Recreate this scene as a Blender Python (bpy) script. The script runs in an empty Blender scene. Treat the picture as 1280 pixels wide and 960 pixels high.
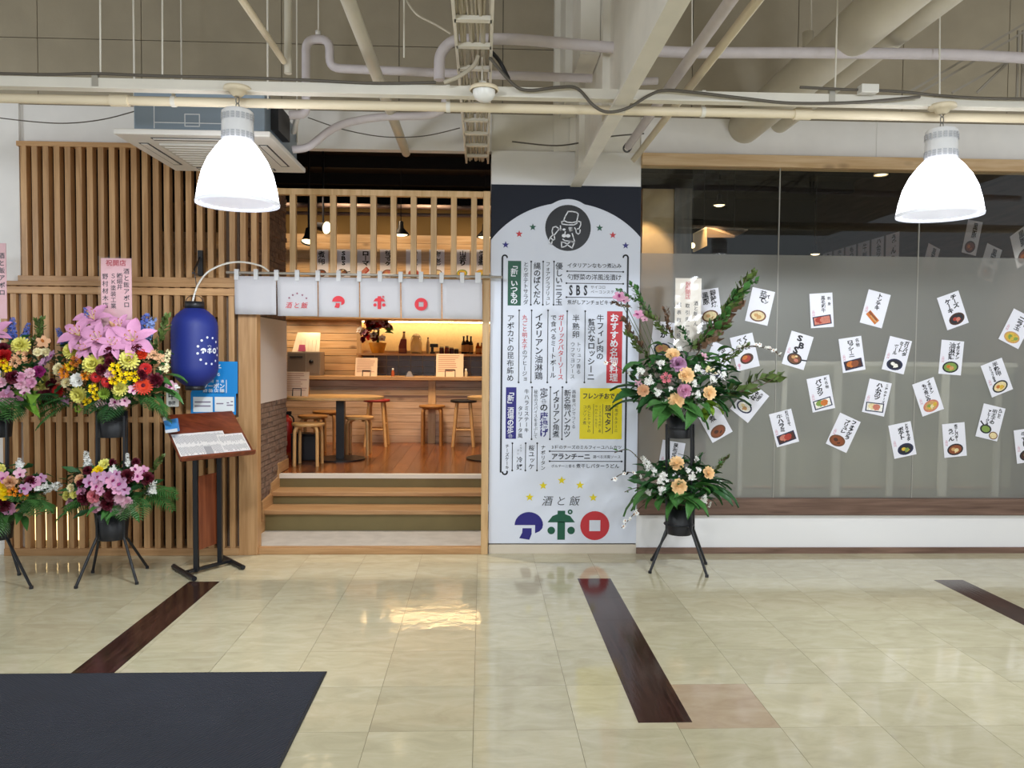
import bpy, bmesh, math, random
from math import sin, cos, pi, radians, atan, sqrt
from mathutils import Vector, Matrix, Quaternion, Euler
random.seed(7)
SC = bpy.context.scene
COL = SC.collection

# ------------------------------------------------------------------ camera
FOC = 962.0; EYE = 1.683
YAW = atan(37/FOC); PITCH = -atan(37/FOC); ROLL = .0085
_fw = Vector((sin(YAW)*cos(PITCH), cos(YAW)*cos(PITCH), sin(PITCH)))
_r = Vector((cos(YAW), -sin(YAW), 0)); _u = _r.cross(_fw)
_r2 = _r*cos(ROLL)+_u*sin(ROLL); _u2 = -_r*sin(ROLL)+_u*cos(ROLL)
cam_d = bpy.data.cameras.new('camera'); cam = bpy.data.objects.new('camera', cam_d); COL.objects.link(cam)
cam_d.sensor_fit = 'HORIZONTAL'; cam_d.sensor_width = 36; cam_d.lens = FOC/1280*36
cam_d.clip_start = .05; cam_d.clip_end = 200
cam.matrix_world = Matrix(((_r2.x, _u2.x, -_fw.x, 0), (_r2.y, _u2.y, -_fw.y, 0), (_r2.z, _u2.z, -_fw.z, EYE), (0, 0, 0, 1)))
SC.camera = cam
def ray(px, py): return _fw*FOC+_r2*(px-640)+_u2*(480-py)
def at(px, py, Y):            # point of the plane at depth Y seen at a photo pixel (survey helper)
    d = ray(px, py); return d*(Y/d.y)+Vector((0, 0, EYE))
def on(px, py, z=0.0):        # point of the horizontal plane z
    d = ray(px, py); return d*((z-EYE)/d.z)+Vector((0, 0, EYE))
def onx(px, py, X):
    d = ray(px, py); return d*(X/d.x)+Vector((0, 0, EYE))

# ------------------------------------------------------------------ world, exposure
W = bpy.data.worlds.new('hall_light'); SC.world = W; W.use_nodes = True
W.node_tree.nodes['Background'].inputs[0].default_value = (.88, .94, 1.0, 1)
W.node_tree.nodes['Background'].inputs[1].default_value = .75
vs = SC.view_settings
vs.view_transform = 'Standard'; vs.look = 'None'; vs.gamma = 1; vs.exposure = 0.0; vs.use_curve_mapping = False
SC.cycles.use_denoising = True
SC.cycles.max_bounces = 8; SC.cycles.transparent_max_bounces = 12; SC.cycles.caustics_reflective = False; SC.cycles.caustics_refractive = False
SC.cycles.sample_clamp_indirect = 4
def light(name, kind, loc, energy, color=(1, 1, 1), rot=(0, 0, 0), **kw):
    d = bpy.data.lights.new(name, kind); d.energy = energy; d.color = color
    for k, v in kw.items(): setattr(d, k, v)
    o = bpy.data.objects.new(name, d); COL.objects.link(o); o.location = loc; o.rotation_euler = rot
    return o
WARM = (1.0, .74, .46); COOL = (.87, .94, 1.0)
HALL = 1.0
light('vestibule_fill', 'SPOT', (-.95, 7.0, 3.75), 320, (1, .88, .74), (0, 0, 0), spot_size=radians(62), spot_blend=.8, shadow_soft_size=.05)  # added fill spot that brightens the vestibule, no fixture stands there
# rows of hall lamps that hang outside the frame (the two in view carry their own light)
for lx in (-1.4, 2.6):
    for ly in (.3, -3.8):
        light('hall_lamp_light', 'POINT', (lx, ly, 2.75), 140*HALL, COOL, shadow_soft_size=.2)
for lx in (-5.4, 6.6):
    light('hall_lamp_light', 'POINT', (lx, 4.4, 2.75), 75*HALL, COOL, shadow_soft_size=.2)

# ------------------------------------------------------------------ materials
def lin(c): return tuple((x/12.92 if x <= .04045 else ((x+.055)/1.055)**2.4) for x in c)
def hx(s):
    return lin(tuple(int(s[i:i+2], 16)/255 for i in (0, 2, 4)))+(1.0,)
MATS = {}
def mat(name, color='808080', rough=.5, metal=0.0, emit=None, es=1.0, spec=.5, coat=0.0, noise=0.0, nscale=30, bump=0.0, bscale=80, trans=0.0, obrand=0.0, alpha=1.0):
    if name in MATS: return MATS[name]
    m = bpy.data.materials.new(name); m.use_nodes = True; MATS[name] = m
    nt = m.node_tree; b = nt.nodes['Principled BSDF']
    c = hx(color)
    b.inputs['Base Color'].default_value = c; b.inputs['Roughness'].default_value = rough; b.inputs['Metallic'].default_value = metal
    b.inputs['Specular IOR Level'].default_value = spec; b.inputs['Coat Weight'].default_value = coat
    b.inputs['Transmission Weight'].default_value = trans; b.inputs['Alpha'].default_value = alpha
    if emit:
        b.inputs['Emission Color'].default_value = hx(emit); b.inputs['Emission Strength'].default_value = es
    if noise or obrand:
        tc = nt.nodes.new('ShaderNodeTexCoord'); n = nt.nodes.new('ShaderNodeTexNoise'); n.inputs['Scale'].default_value = nscale; n.inputs['Detail'].default_value = 6
        nt.links.new(tc.outputs['Object'], n.inputs['Vector'])
        mr = nt.nodes.new('ShaderNodeMapRange'); mr.inputs[1].default_value = .3; mr.inputs[2].default_value = .7; mr.inputs[3].default_value = 1-noise; mr.inputs[4].default_value = 1+noise
        nt.links.new(n.outputs['Fac'], mr.inputs[0])
        hv = nt.nodes.new('ShaderNodeHueSaturation'); hv.inputs['Color'].default_value = c
        last = mr.outputs[0]
        if obrand:
            oi = nt.nodes.new('ShaderNodeObjectInfo'); m2 = nt.nodes.new('ShaderNodeMapRange'); m2.inputs[3].default_value = 1-obrand; m2.inputs[4].default_value = 1+obrand
            nt.links.new(oi.outputs['Random'], m2.inputs[0]); mu = nt.nodes.new('ShaderNodeMath'); mu.operation = 'MULTIPLY'
            nt.links.new(last, mu.inputs[0]); nt.links.new(m2.outputs[0], mu.inputs[1]); last = mu.outputs[0]
        nt.links.new(last, hv.inputs['Value']); nt.links.new(hv.outputs[0], b.inputs['Base Color'])
    if bump:
        tc = nt.nodes.new('ShaderNodeTexCoord'); n = nt.nodes.new('ShaderNodeTexNoise'); n.inputs['Scale'].default_value = bscale; n.inputs['Detail'].default_value = 4
        nt.links.new(tc.outputs['Object'], n.inputs['Vector'])
        bp = nt.nodes.new('ShaderNodeBump'); bp.inputs['Strength'].default_value = bump; bp.inputs['Distance'].default_value = .01
        nt.links.new(n.outputs['Fac'], bp.inputs['Height']); nt.links.new(bp.outputs[0], b.inputs['Normal'])
    return m
def wood(name, c1, c2, axis='Z', rough=.45, scale=9, obrand=.1, knots=0.0, stretch=14):
    if name in MATS: return MATS[name]
    m = bpy.data.materials.new(name); m.use_nodes = True; MATS[name] = m
    nt = m.node_tree; b = nt.nodes['Principled BSDF']; b.inputs['Roughness'].default_value = rough
    tc = nt.nodes.new('ShaderNodeTexCoord'); mp = nt.nodes.new('ShaderNodeMapping')
    s = [scale*stretch/4]*3; s['XYZ'.index(axis)] = scale/4.5
    mp.inputs['Scale'].default_value = s
    oi = nt.nodes.new('ShaderNodeObjectInfo'); cx = nt.nodes.new('ShaderNodeVectorMath'); cx.operation = 'SCALE'; cx.inputs['Scale'].default_value = 1
    ad = nt.nodes.new('ShaderNodeVectorMath'); ad.operation = 'ADD'
    cb = nt.nodes.new('ShaderNodeCombineXYZ'); mm = nt.nodes.new('ShaderNodeMath'); mm.operation = 'MULTIPLY'; mm.inputs[1].default_value = 37
    nt.links.new(oi.outputs['Random'], mm.inputs[0])
    for i in range(3): nt.links.new(mm.outputs[0], cb.inputs[i])
    nt.links.new(tc.outputs['Object'], mp.inputs['Vector']); nt.links.new(mp.outputs[0], ad.inputs[0]); nt.links.new(cb.outputs[0], ad.inputs[1])
    n = nt.nodes.new('ShaderNodeTexNoise'); n.inputs['Scale'].default_value = 1.0; n.inputs['Detail'].default_value = 7; n.inputs['Distortion'].default_value = .6
    nt.links.new(ad.outputs[0], n.inputs['Vector'])
    r = nt.nodes.new('ShaderNodeValToRGB'); r.color_ramp.elements[0].position = .3; r.color_ramp.elements[1].position = .68
    r.color_ramp.elements[0].color = hx(c2); r.color_ramp.elements[1].color = hx(c1)
    nt.links.new(n.outputs['Fac'], r.inputs[0])
    hv = nt.nodes.new('ShaderNodeHueSaturation'); m2 = nt.nodes.new('ShaderNodeMapRange'); m2.inputs[3].default_value = 1-obrand; m2.inputs[4].default_value = 1+obrand
    nt.links.new(oi.outputs['Random'], m2.inputs[0]); nt.links.new(m2.outputs[0], hv.inputs['Value'])
    src = r.outputs[0]
    if knots:
        m3 = nt.nodes.new('ShaderNodeMapping'); s3 = [9, 9, 9]; s3['XYZ'.index(axis)] = 4.5; m3.inputs['Scale'].default_value = s3
        a3 = nt.nodes.new('ShaderNodeVectorMath'); a3.operation = 'ADD'
        nt.links.new(tc.outputs['Object'], m3.inputs['Vector']); nt.links.new(m3.outputs[0], a3.inputs[0]); nt.links.new(cb.outputs[0], a3.inputs[1])
        v = nt.nodes.new('ShaderNodeTexVoronoi'); v.inputs['Scale'].default_value = .55
        nt.links.new(a3.outputs[0], v.inputs['Vector'])
        rr = nt.nodes.new('ShaderNodeMapRange'); rr.inputs[1].default_value = .05; rr.inputs[2].default_value = .17; rr.inputs[3].default_value = knots; rr.inputs[4].default_value = 0
        nt.links.new(v.outputs['Distance'], rr.inputs[0])
        mx = nt.nodes.new('ShaderNodeMix'); mx.data_type = 'RGBA'; mx.inputs['B'].default_value = hx('5a3416')
        nt.links.new(rr.outputs[0], mx.inputs['Factor']); nt.links.new(src, mx.inputs['A']); src = mx.outputs['Result']
    nt.links.new(src, hv.inputs['Color']); nt.links.new(hv.outputs[0], b.inputs['Base Color'])
    bp = nt.nodes.new('ShaderNodeBump'); bp.inputs['Strength'].default_value = .12; bp.inputs['Distance'].default_value = .004
    nt.links.new(n.outputs['Fac'], bp.inputs['Height']); nt.links.new(bp.outputs[0], b.inputs['Normal'])
    return m

# ------------------------------------------------------------------ mesh helpers
WM = {}   # world matrix of empties
class MB:
    def __init__(s): s.v = []; s.f = []; s.sm = []; s.mi = []; s.m = 0
    def add(s, vs, fs, smooth=False):
        o = len(s.v); s.v += [Vector(p) for p in vs]
        for f in fs: s.f.append([i+o for i in f]); s.sm.append(smooth); s.mi.append(s.m)
        return s
    def box(s, x0, x1, y0, y1, z0, z1):
        return s.add([(x0,y0,z0),(x1,y0,z0),(x1,y1,z0),(x0,y1,z0),(x0,y0,z1),(x1,y0,z1),(x1,y1,z1),(x0,y1,z1)],
                     [(3,2,1,0),(4,5,6,7),(0,1,5,4),(1,2,6,5),(2,3,7,6),(3,0,4,7)])
    def hexa(s, a, b):     # a: 4 corners, b: 4 matching corners (a loop -> b loop)
        return s.add(list(a)+list(b), [(3,2,1,0),(4,5,6,7),(0,1,5,4),(1,2,6,5),(2,3,7,6),(3,0,4,7)])
    def slab(s, pts, vec):  # planar loop pts (any n) extruded by vec
        n = len(pts); pts = [Vector(p) for p in pts]; q = [p+Vector(vec) for p in pts]
        return s.add(pts+q, [tuple(range(n-1, -1, -1)), tuple(range(n, 2*n))]+[(i, (i+1) % n, n+(i+1) % n, n+i) for i in range(n)])
    def tube(s, pts, r, n=8, cap=True, smooth=True):
        pts = [Vector(p) for p in pts]; rs = r if isinstance(r, (list, tuple)) else [r]*len(pts)
        rings = []; prev = None
        for i, p in enumerate(pts):
            t = (pts[min(i+1, len(pts)-1)]-pts[max(i-1, 0)])
            if t.length < 1e-9: t = Vector((0, 0, 1))
            t.normalize()
            if prev is None:
                a = Vector((0, 0, 1)) if abs(t.z) < .9 else Vector((1, 0, 0)); nrm = t.cross(a).normalized()
            else:
                nrm = prev-t*prev.dot(t)
                nrm = nrm.normalized() if nrm.length > 1e-6 else t.orthogonal().normalized()
            prev = nrm; bn = t.cross(nrm)
            rings.append([p+(nrm*cos(2*pi*k/n)+bn*sin(2*pi*k/n))*rs[i] for k in range(n)])
        vs = [v for g in rings for v in g]; fs = []
        for i in range(len(pts)-1):
            for k in range(n): fs.append((i*n+k, i*n+(k+1) % n, (i+1)*n+(k+1) % n, (i+1)*n+k))
        s.add(vs, fs, smooth)
        if cap:
            s.add(rings[0], [tuple(range(n-1, -1, -1))]); s.add(rings[-1], [tuple(range(n))])
        return s
    def bar(s, p, q, w, h=None):   # square bar
        p = Vector(p); q = Vector(q); t = (q-p).normalized(); a = Vector((0, 0, 1)) if abs(t.z) < .9 else Vector((0, 1, 0))
        x = t.cross(a).normalized()*w/2; y = t.cross(x).normalized()*(h or w)/2
        return s.hexa([p-x-y, p+x-y, p+x+y, p-x+y], [q-x-y, q+x-y, q+x+y, q-x+y])
    def lathe(s, c, prof, n=24, smooth=True, cap0=False, cap1=False):
        c = Vector(c); vs = []; fs = []
        for r, z in prof:
            for k in range(n): vs.append(c+Vector((r*cos(2*pi*k/n), r*sin(2*pi*k/n), z)))
        for i in range(len(prof)-1):
            for k in range(n): fs.append((i*n+k, i*n+(k+1) % n, (i+1)*n+(k+1) % n, (i+1)*n+k))
        s.add(vs, fs, smooth)
        if cap0: s.add(vs[:n], [tuple(range(n-1, -1, -1))])
        if cap1: s.add(vs[-n:], [tuple(range(n))])
        return s
    def petal(s, az, r0, z0, L, Wd, e0, e1, nu=3, nv=3, cup=.2, tipw=.0, wmax=.55, twist=0):
        pts = []; x, z = r0, z0; ca, sa = cos(az), sin(az)
        for i in range(nu):
            u = i/(nu-1); e = e0+(e1-e0)*u
            w = Wd*(max(tipw, sin(pi*min(1, max(.0, (u/wmax)*.5 if u < wmax else .5+.5*(u-wmax)/(1-wmax)))))+.08*(1-u))
            for j in range(nv):
                v = j/(nv-1)*2-1
                lift = cup*Wd*(v*v)
                px = x-sin(e)*lift; pz = z+cos(e)*lift; py = v*w/2
                pts.append((px*ca-py*sa, px*sa+py*ca, pz))
            if i < nu-1:
                em = e0+(e1-e0)*(u+.5/(nu-1)); x += cos(em)*L/(nu-1); z += sin(em)*L/(nu-1)
        fs = [(i*nv+j, i*nv+j+1, (i+1)*nv+j+1, (i+1)*nv+j) for i in range(nu-1) for j in range(nv-1)]
        return s.add(pts, fs, True)
    def xf(s, M):
        s.v = [M@p for p in s.v]; return s
    def mesh(s, name, mats):
        me = bpy.data.meshes.new(name); me.from_pydata([tuple(p) for p in s.v], [], s.f)
        for m in (mats if isinstance(mats, (list, tuple)) else [mats]): me.materials.append(m)
        me.polygons.foreach_set('use_smooth', s.sm); me.polygons.foreach_set('material_index', s.mi)
        me.update(); return me
    def build(s, name, mats, parent=None, bevel=0, **props):
        if parent is not None and parent in WM:
            Mi = WM[parent].inverted(); s.v = [Mi@p for p in s.v]
        o = bpy.data.objects.new(name, s.mesh(name, mats)); COL.objects.link(o)
        if parent is not None: o.parent = parent; WM[o] = WM.get(parent, Matrix())
        else: WM[o] = Matrix()
        if bevel:
            b = o.modifiers.new('bevel', 'BEVEL'); b.width = bevel; b.segments = 2; b.limit_method = 'ANGLE'
        for k, v in props.items(): o[k] = v
        return o
def tag(o, label, cat, group=None, kind=None):
    o['label'] = label; o['category'] = cat
    if group: o['group'] = group
    if kind: o['kind'] = kind
    return o
def thing(name, label, cat, loc=(0, 0, 0), rz=0.0, group=None):
    o = bpy.data.objects.new(name, None); COL.objects.link(o); o.empty_display_size = .1
    o.location = loc; o.rotation_euler = (0, 0, rz); WM[o] = Matrix.Translation(Vector(loc))@Matrix.Rotation(rz, 4, 'Z')
    return tag(o, label, cat, group)
def struct(o): o['kind'] = 'structure'; return o
def sempty(name, loc=(0, 0, 0)):
    o = bpy.data.objects.new(name, None); COL.objects.link(o); o.location = loc; WM[o] = Matrix.Translation(Vector(loc)); o['kind'] = 'structure'; return o
def dup(root, loc, rz, label, group=None):
    r = root.copy(); COL.objects.link(r); r.location = loc; r.rotation_euler = (0, 0, rz); r['label'] = label
    if group: r['group'] = group
    WM[r] = Matrix.Translation(Vector(loc))@Matrix.Rotation(rz, 4, 'Z')
    for ch in list(root.children):
        c = ch.copy(); COL.objects.link(c); c.parent = r
        for g in list(ch.children):
            d = g.copy(); COL.objects.link(d); d.parent = c
    return r
def inst(name, me, parent, loc, rot=(0, 0, 0), sc=1.0):
    """a piece sharing mesh data; loc in world"""
    o = bpy.data.objects.new(name, me); COL.objects.link(o)
    M = Matrix.Translation(Vector(loc))@(rot.to_matrix().to_4x4() if isinstance(rot, Quaternion) else Euler(rot).to_matrix().to_4x4())@Matrix.Scale(sc, 4)
    if parent is not None:
        o.parent = parent; M = WM[parent].inverted()@M
    o.matrix_basis = M; WM[o] = WM.get(parent, Matrix()) if parent is not None else Matrix()
    return o
def smooth_path(pts, k=6):
    pts = [Vector(p) for p in pts]; out = []
    P = [pts[0]]+pts+[pts[-1]]
    for i in range(1, len(P)-2):
        for t in range(k):
            u = t/k; a, b, c, d = P[i-1], P[i], P[i+1], P[i+2]
            out.append(.5*((2*b)+(c-a)*u+(2*a-5*b+4*c-d)*u*u+(3*b-a-3*c+d)*u**3))
    out.append(pts[-1]); return out

# ------------------------------------------------------------------ lettering (built-in font, glyph outlines as flat meshes)
_tc = bpy.data.curves.new('glyph', 'FONT'); _tc.resolution_u = 2; _to = bpy.data.objects.new('glyph', _tc); COL.objects.link(_to)
_gl = {}
def glyph(ch, bold):
    k = (ch, bold)
    if k not in _gl:
        _tc.body = ch; _tc.offset = bold
        bpy.context.view_layer.update(); dg = bpy.context.evaluated_depsgraph_get()
        me = bpy.data.meshes.new_from_object(_to.evaluated_get(dg))
        vs = [(v.co.x, v.co.y) for v in me.vertices]; fs = [tuple(p.vertices) for p in me.polygons]
        if ord(ch) < 0x2000 and vs:
            x0 = min(v[0] for v in vs); x1 = max(v[0] for v in vs); vs = [(v[0]-(x0+x1)/2, v[1]-.36) for v in vs]
        else: vs = [(v[0]-.5, v[1]-.38) for v in vs]
        bpy.data.meshes.remove(me); _gl[k] = (vs, fs)
    return _gl[k]
class Plane:
    """a writing surface: origin, right, up vectors in metres"""
    def __init__(s, o, r, u): s.o = Vector(o); s.r = Vector(r); s.u = Vector(u); s.n = s.r.cross(s.u)
    def p(s, x, y, lift=0): return s.o+s.r*x+s.u*y+s.n*lift
def put(mb, pl, ch, x, y, size, bold=.0, rot=0.0, sx=1.0, shear=0.0, lift=.001):
    if ord(ch) >= 0x4e00: bold = round(bold*.4, 4)
    vs, fs = glyph(ch, bold); c, s_ = cos(rot), sin(rot)
    pts = []
    for a, b in vs:
        a = a*size*sx+b*size*shear; b = b*size; pts.append(pl.p(x+a*c-b*s_, y+a*s_+b*c, lift))
    mb.add(pts, fs)
def hline(mb, pl, txt, x0, x1, y, size, bold=0, shear=0, lift=.001):
    n = len(txt); st = (x1-x0)/n; sx = min(1.0, st/size*1.02)
    for i, ch in enumerate(txt):
        if ch != ' ': put(mb, pl, ch, x0+st*(i+.5), y, size, bold, 0, sx, shear, lift)
def vline(mb, pl, txt, x, y0, y1, size, bold=0, lift=.001):
    n = len(txt); st = (y0-y1)/n
    for i, ch in enumerate(txt):
        if ch == ' ': continue
        y = y0-st*(i+.5)
        rot = -pi/2 if ch in 'ー「」〜()' else 0
        dx, dy = (size*.12, size*.12) if ch in 'ッャュョィゥ' else (0, 0)
        sz = min(size, st*1.12)
        put(mb, pl, ch, x+dx, y+dy, sz, bold, rot, size/sz if rot == 0 else 1, 0, lift)
def stroke(mb, pl, pts, w, lift=.0012):
    P = [Vector((p[0], p[1])) for p in pts]
    for a, b in zip(P[:-1], P[1:]):
        d = b-a
        if d.length < 1e-6: continue
        n = Vector((-d.y, d.x)).normalized()*w/2; e = d.normalized()*w*.3
        mb.add([pl.p(*(a-e+n), lift), pl.p(*(a-e-n), lift), pl.p(*(b+e-n), lift), pl.p(*(b+e+n), lift)], [(0, 1, 2, 3)])
def poly(mb, pl, pts, lift=.001): mb.add([pl.p(x, y, lift) for x, y in pts], [tuple(range(len(pts)))])
def disc(mb, pl, x, y, rx, ry=None, n=24, lift=.001, rot=0, hole=0):
    ry = ry or rx
    q = [(rx*cos(2*pi*k/n), ry*sin(2*pi*k/n)) for k in range(n)]
    q = [(x+a*cos(rot)-b*sin(rot), y+a*sin(rot)+b*cos(rot)) for a, b in q]
    if not hole: poly(mb, pl, q, lift)
    else:
        h = [(x+(a-x)*hole, y+(b-y)*hole) for a, b in q]
        for k in range(n): poly(mb, pl, [h[k], q[k], q[(k+1) % n], h[(k+1) % n]], lift)
def star(mb, pl, x, y, r, lift=.001):
    q = [(x+(r if k % 2 == 0 else r*.42)*sin(2*pi*k/10), y+(r if k % 2 == 0 else r*.42)*cos(2*pi*k/10)) for k in range(10)]
    for k in range(10): poly(mb, pl, [(x, y), q[(k+1) % 10], q[k]], lift)
def logo_a(mb, pl, x, y, s, lift=.001):      # dome + curved stem
    q = [(x-.5*s+0*s, y)]+[(x+.5*s*cos(t), y+.5*s*sin(t)) for t in [pi-k*pi/14 for k in range(15)]]
    q = [(x+.5*s*cos(pi-k*pi/14), y+.02*s+.46*s*sin(pi-k*pi/14)) for k in range(15)]
    poly(mb, pl, q[::-1], lift)
    q2 = [(x+.5*s, y+.03*s), (x+.47*s, y-.1*s), (x+.38*s, y-.2*s), (x+.22*s, y-.27*s), (x+.22*s, y+.03*s)]
    poly(mb, pl, q2[::-1], lift)
    q3 = [(x-.22*s, y-.09*s), (x+.1*s, y-.09*s), (x+.1*s, y-.3*s), (x+.02*s, y-.5*s), (x-.33*s, y-.44*s), (x-.23*s, y-.25*s)]
    poly(mb, pl, q3[::-1], lift)
def logo_po(mb, pl, x, y, s, lift=.001):
    q = [(x-.47*s, y+.1*s), (x-.3*s, y+.32*s), (x-.13*s, y+.38*s), (x-.13*s, y+.5*s), (x+.13*s, y+.5*s), (x+.13*s, y+.38*s), (x+.3*s, y+.32*s), (x+.47*s, y+.1*s)]
    poly(mb, pl, q[::-1], lift)
    poly(mb, pl, [(x-.13*s, y-.5*s), (x+.13*s, y-.5*s), (x+.13*s, y+.12*s), (x-.13*s, y+.12*s)], lift)
    disc(mb, pl, x-.34*s, y-.18*s, .13*s, lift=lift); disc(mb, pl, x+.34*s, y-.18*s, .13*s, lift=lift)
    disc(mb, pl, x+.3*s, y+.46*s, .085*s, lift=lift*1.2, hole=.4, n=14)
def logo_ro(mb, pl, x, y, s, lift=.001):
    n = 32; h = .19*s
    for k in range(n):
        a, b = 2*pi*k/n, 2*pi*(k+1)/n
        def sq(t):
            c, d = cos(t), sin(t); m = h/max(abs(c), abs(d)); return (x+c*m, y+d*m)
        poly(mb, pl, [sq(a), (x+.5*s*cos(a), y+.5*s*sin(a)), (x+.5*s*cos(b), y+.5*s*sin(b)), sq(b)], lift)

# ================================================================== LARGE STRUCTURE
YF = 6.45
M_white = mat('white_paint', 'e6e3e1', .6, noise=.03, nscale=6)
M_whiteb = mat('white_board', 'e6e4e2', .5)
M_taupe = mat('raw_wall', 'a39884', .8, noise=.08, nscale=3, bump=.1, bscale=40)
M_oak = wood('oak', 'c69c6e', 'a67b50', 'Z')
M_oakx = wood('oak_x', 'c69c6e', 'a67b50', 'X')
M_oaky = wood('oak_y', 'c69c6e', 'a67b50', 'Y')
M_pale = wood('pale_wood', 'e6c9a3', 'cba679', 'X', knots=.4)
M_palez = wood('pale_wood_z', 'd3b083', 'b8915f', 'Z')
M_pine = wood('pine', 'e0bd90', 'cb9f6c', 'X', knots=.6, obrand=.12)
M_walnut = wood('walnut', '84685a', '5f473b', 'X', rough=.5)
M_dark = mat('dark_void', '14151a', .8)
M_dark2 = mat('dark_ceiling', '0b0b0e', .8, noise=.3, nscale=2)
M_black = mat('black_metal', '17181d', .35)
M_blackp = mat('black_plastic', '1a1b20', .45)
M_steelw = mat('painted_steel', 'e2ddd2', .5, noise=.05, nscale=5)
M_cream = mat('cream_pipe', 'e3d5ba', .45)
M_lav = mat('wrapped_pipe', 'cdc5c8', .6, noise=.04, nscale=14, bump=.15, bscale=50)
M_duct = mat('painted_duct', 'c9c2b2', .5, noise=.05, nscale=4)

# ---- floor: vinyl tiles with fine joints
TP = .465; TX0 = -.03; TY0 = 4.777-9*TP
def tile_mat(name, ca, cb, cc):
    m = bpy.data.materials.new(name); m.use_nodes = True; nt = m.node_tree; b = nt.nodes['Principled BSDF']
    tc = nt.nodes.new('ShaderNodeTexCoord'); oi = nt.nodes.new('ShaderNodeObjectInfo')
    sc = nt.nodes.new('ShaderNodeMath'); sc.operation = 'MULTIPLY'; sc.inputs[1].default_value = 53; nt.links.new(oi.outputs['Random'], sc.inputs[0])
    ad = nt.nodes.new('ShaderNodeVectorMath'); ad.operation = 'ADD'; nt.links.new(tc.outputs['Object'], ad.inputs[0]); nt.links.new(sc.outputs[0], ad.inputs[1])
    mp = nt.nodes.new('ShaderNodeMapping'); mp.inputs['Scale'].default_value = (3.2, 7.5, 5); nt.links.new(ad.outputs[0], mp.inputs[0])
    n = nt.nodes.new('ShaderNodeTexNoise'); n.inputs['Scale'].default_value = 1.4; n.inputs['Detail'].default_value = 8; n.inputs['Roughness'].default_value = .62; n.inputs['Distortion'].default_value = .8
    nt.links.new(mp.outputs[0], n.inputs['Vector'])
    r = nt.nodes.new('ShaderNodeValToRGB'); e = r.color_ramp.elements; e[0].position = .28; e[0].color = hx(ca); e[1].position = .72; e[1].color = hx(cc); x = e.new(.5); x.color = hx(cb)
    nt.links.new(n.outputs['Fac'], r.inputs[0])
    hv = nt.nodes.new('ShaderNodeHueSaturation'); m2 = nt.nodes.new('ShaderNodeMapRange'); m2.inputs[3].default_value = .94; m2.inputs[4].default_value = 1.06
    nt.links.new(oi.outputs['Random'], m2.inputs[0]); nt.links.new(m2.outputs[0], hv.inputs['Value']); nt.links.new(r.outputs[0], hv.inputs['Color']); nt.links.new(hv.outputs[0], b.inputs['Base Color'])
    b.inputs['Roughness'].default_value = .07; b.inputs['Specular IOR Level'].default_value = .55
    g = nt.nodes.new('ShaderNodeNewGeometry'); n2 = nt.nodes.new('ShaderNodeTexNoise'); n2.inputs['Scale'].default_value = 11; n2.inputs['Detail'].default_value = 3
    nt.links.new(g.outputs['Position'], n2.inputs['Vector'])
    bp = nt.nodes.new('ShaderNodeBump'); bp.inputs['Strength'].default_value = .11; bp.inputs['Distance'].default_value = .01
    nt.links.new(n2.outputs['Fac'], bp.inputs['Height']); nt.links.new(bp.outputs[0], b.inputs['Normal'])
    return m
M_tile = tile_mat('cream_vinyl', 'b8ae92', 'c4bb9d', 'cec6ac')
M_tilep = tile_mat('pinkish_vinyl', 'ad957b', 'b9a388', 'c1ae94')
M_joint = mat('floor_joint', '7c705a', .7)
fl = MB().box(-9, 9, -7, 8.2, -.05, -.0032).build('floor', M_joint); struct(fl)
g = .0009
def tile_mesh(m): return MB().box(-TP/2+g, TP/2-g, -TP/2+g, TP/2-g, -.003, 0).mesh('tile', m)
tm, tmp_ = tile_mesh(M_tile), tile_mesh(M_tilep)
far = MB()
for i in range(-20, 20):
    for j in range(-16, 15):
        cx, cy = TX0+(i+.5)*TP, TY0+(j+.5)*TP
        if cy-TP/2 > YF+.0: continue
        vis = cy > 2.7 and abs(cx+.1) < .74*(cy+.5)+.3
        if vis: inst('tile', tmp_ if (i == 2 and abs(cy-3.65) < TP/2) else tm, fl, (cx, cy, 0))
        else: far.box(cx-TP/2+g, cx+TP/2-g, cy-TP/2+g, cy+TP/2-g, -.003, 0)
far.build('tile_field', M_tile, fl, kind='stuff')
# dark inlaid strips
M_strip = wood('dark_strip', '4a3029', '2b1a16', 'Y', rough=.12, scale=16, obrand=.15)
for k, (x0, x1, y0, y1) in enumerate(((-2.136, -1.915, 3.2, 5.66), (.725, .975, 3.44, 5.71), (3.43, 3.655, 3.3, 5.65))):
    o = sempty('trim_%d' % (k+1))
    n = 5; st = (y1-y0)/n
    for i in range(n): MB().box(x0, x1, y0+st*i+.0008, y0+st*(i+1)-.0008, -.001, .0012).build('plank', M_strip, o)

XR = 4.9
# ---- upper wall: raw panels with joints, lighter painted band below
def X(px, Y=YF): return at(px, 400, Y).x
def Z(py, Y=YF, px=600): return at(px, py, Y).z
zband = Z(141); ztop = 4.85; YW = YF+.12
upper = sempty('wall_upper', (0, YW, zband))
jx = [-9.0, -7.4, -5.9]+[X(p, YW) for p in (-75, 52, 180, 353, 498, 626, 720, 860, 990, 1120, 1250, 1380)]+[5.9, 7.4, 9.0]
for a, b in zip(jx[:-1], jx[1:]):
    MB().box(a+.003, b-.003, YW, YW+.1, zband+.004, 4.245).build('panel', M_taupe, upper)
    MB().box(a+.003, b-.003, YW, YW+.1, 4.251, ztop).build('panel', M_taupe, upper)
MB().box(-9, 9, YW+.03, YW+.11, zband, ztop).build('backing', mat('joint_dark', '5b554c', .8), upper)
M_joint2 = M_taupe
xA, xB = X(27), X(345)            # upper lattice
xC, xD = X(300), X(323)           # door jamb board
xE, xF = X(603), X(612)           # right door post
xS0, xS1 = .062, 1.316            # sign pillar
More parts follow.
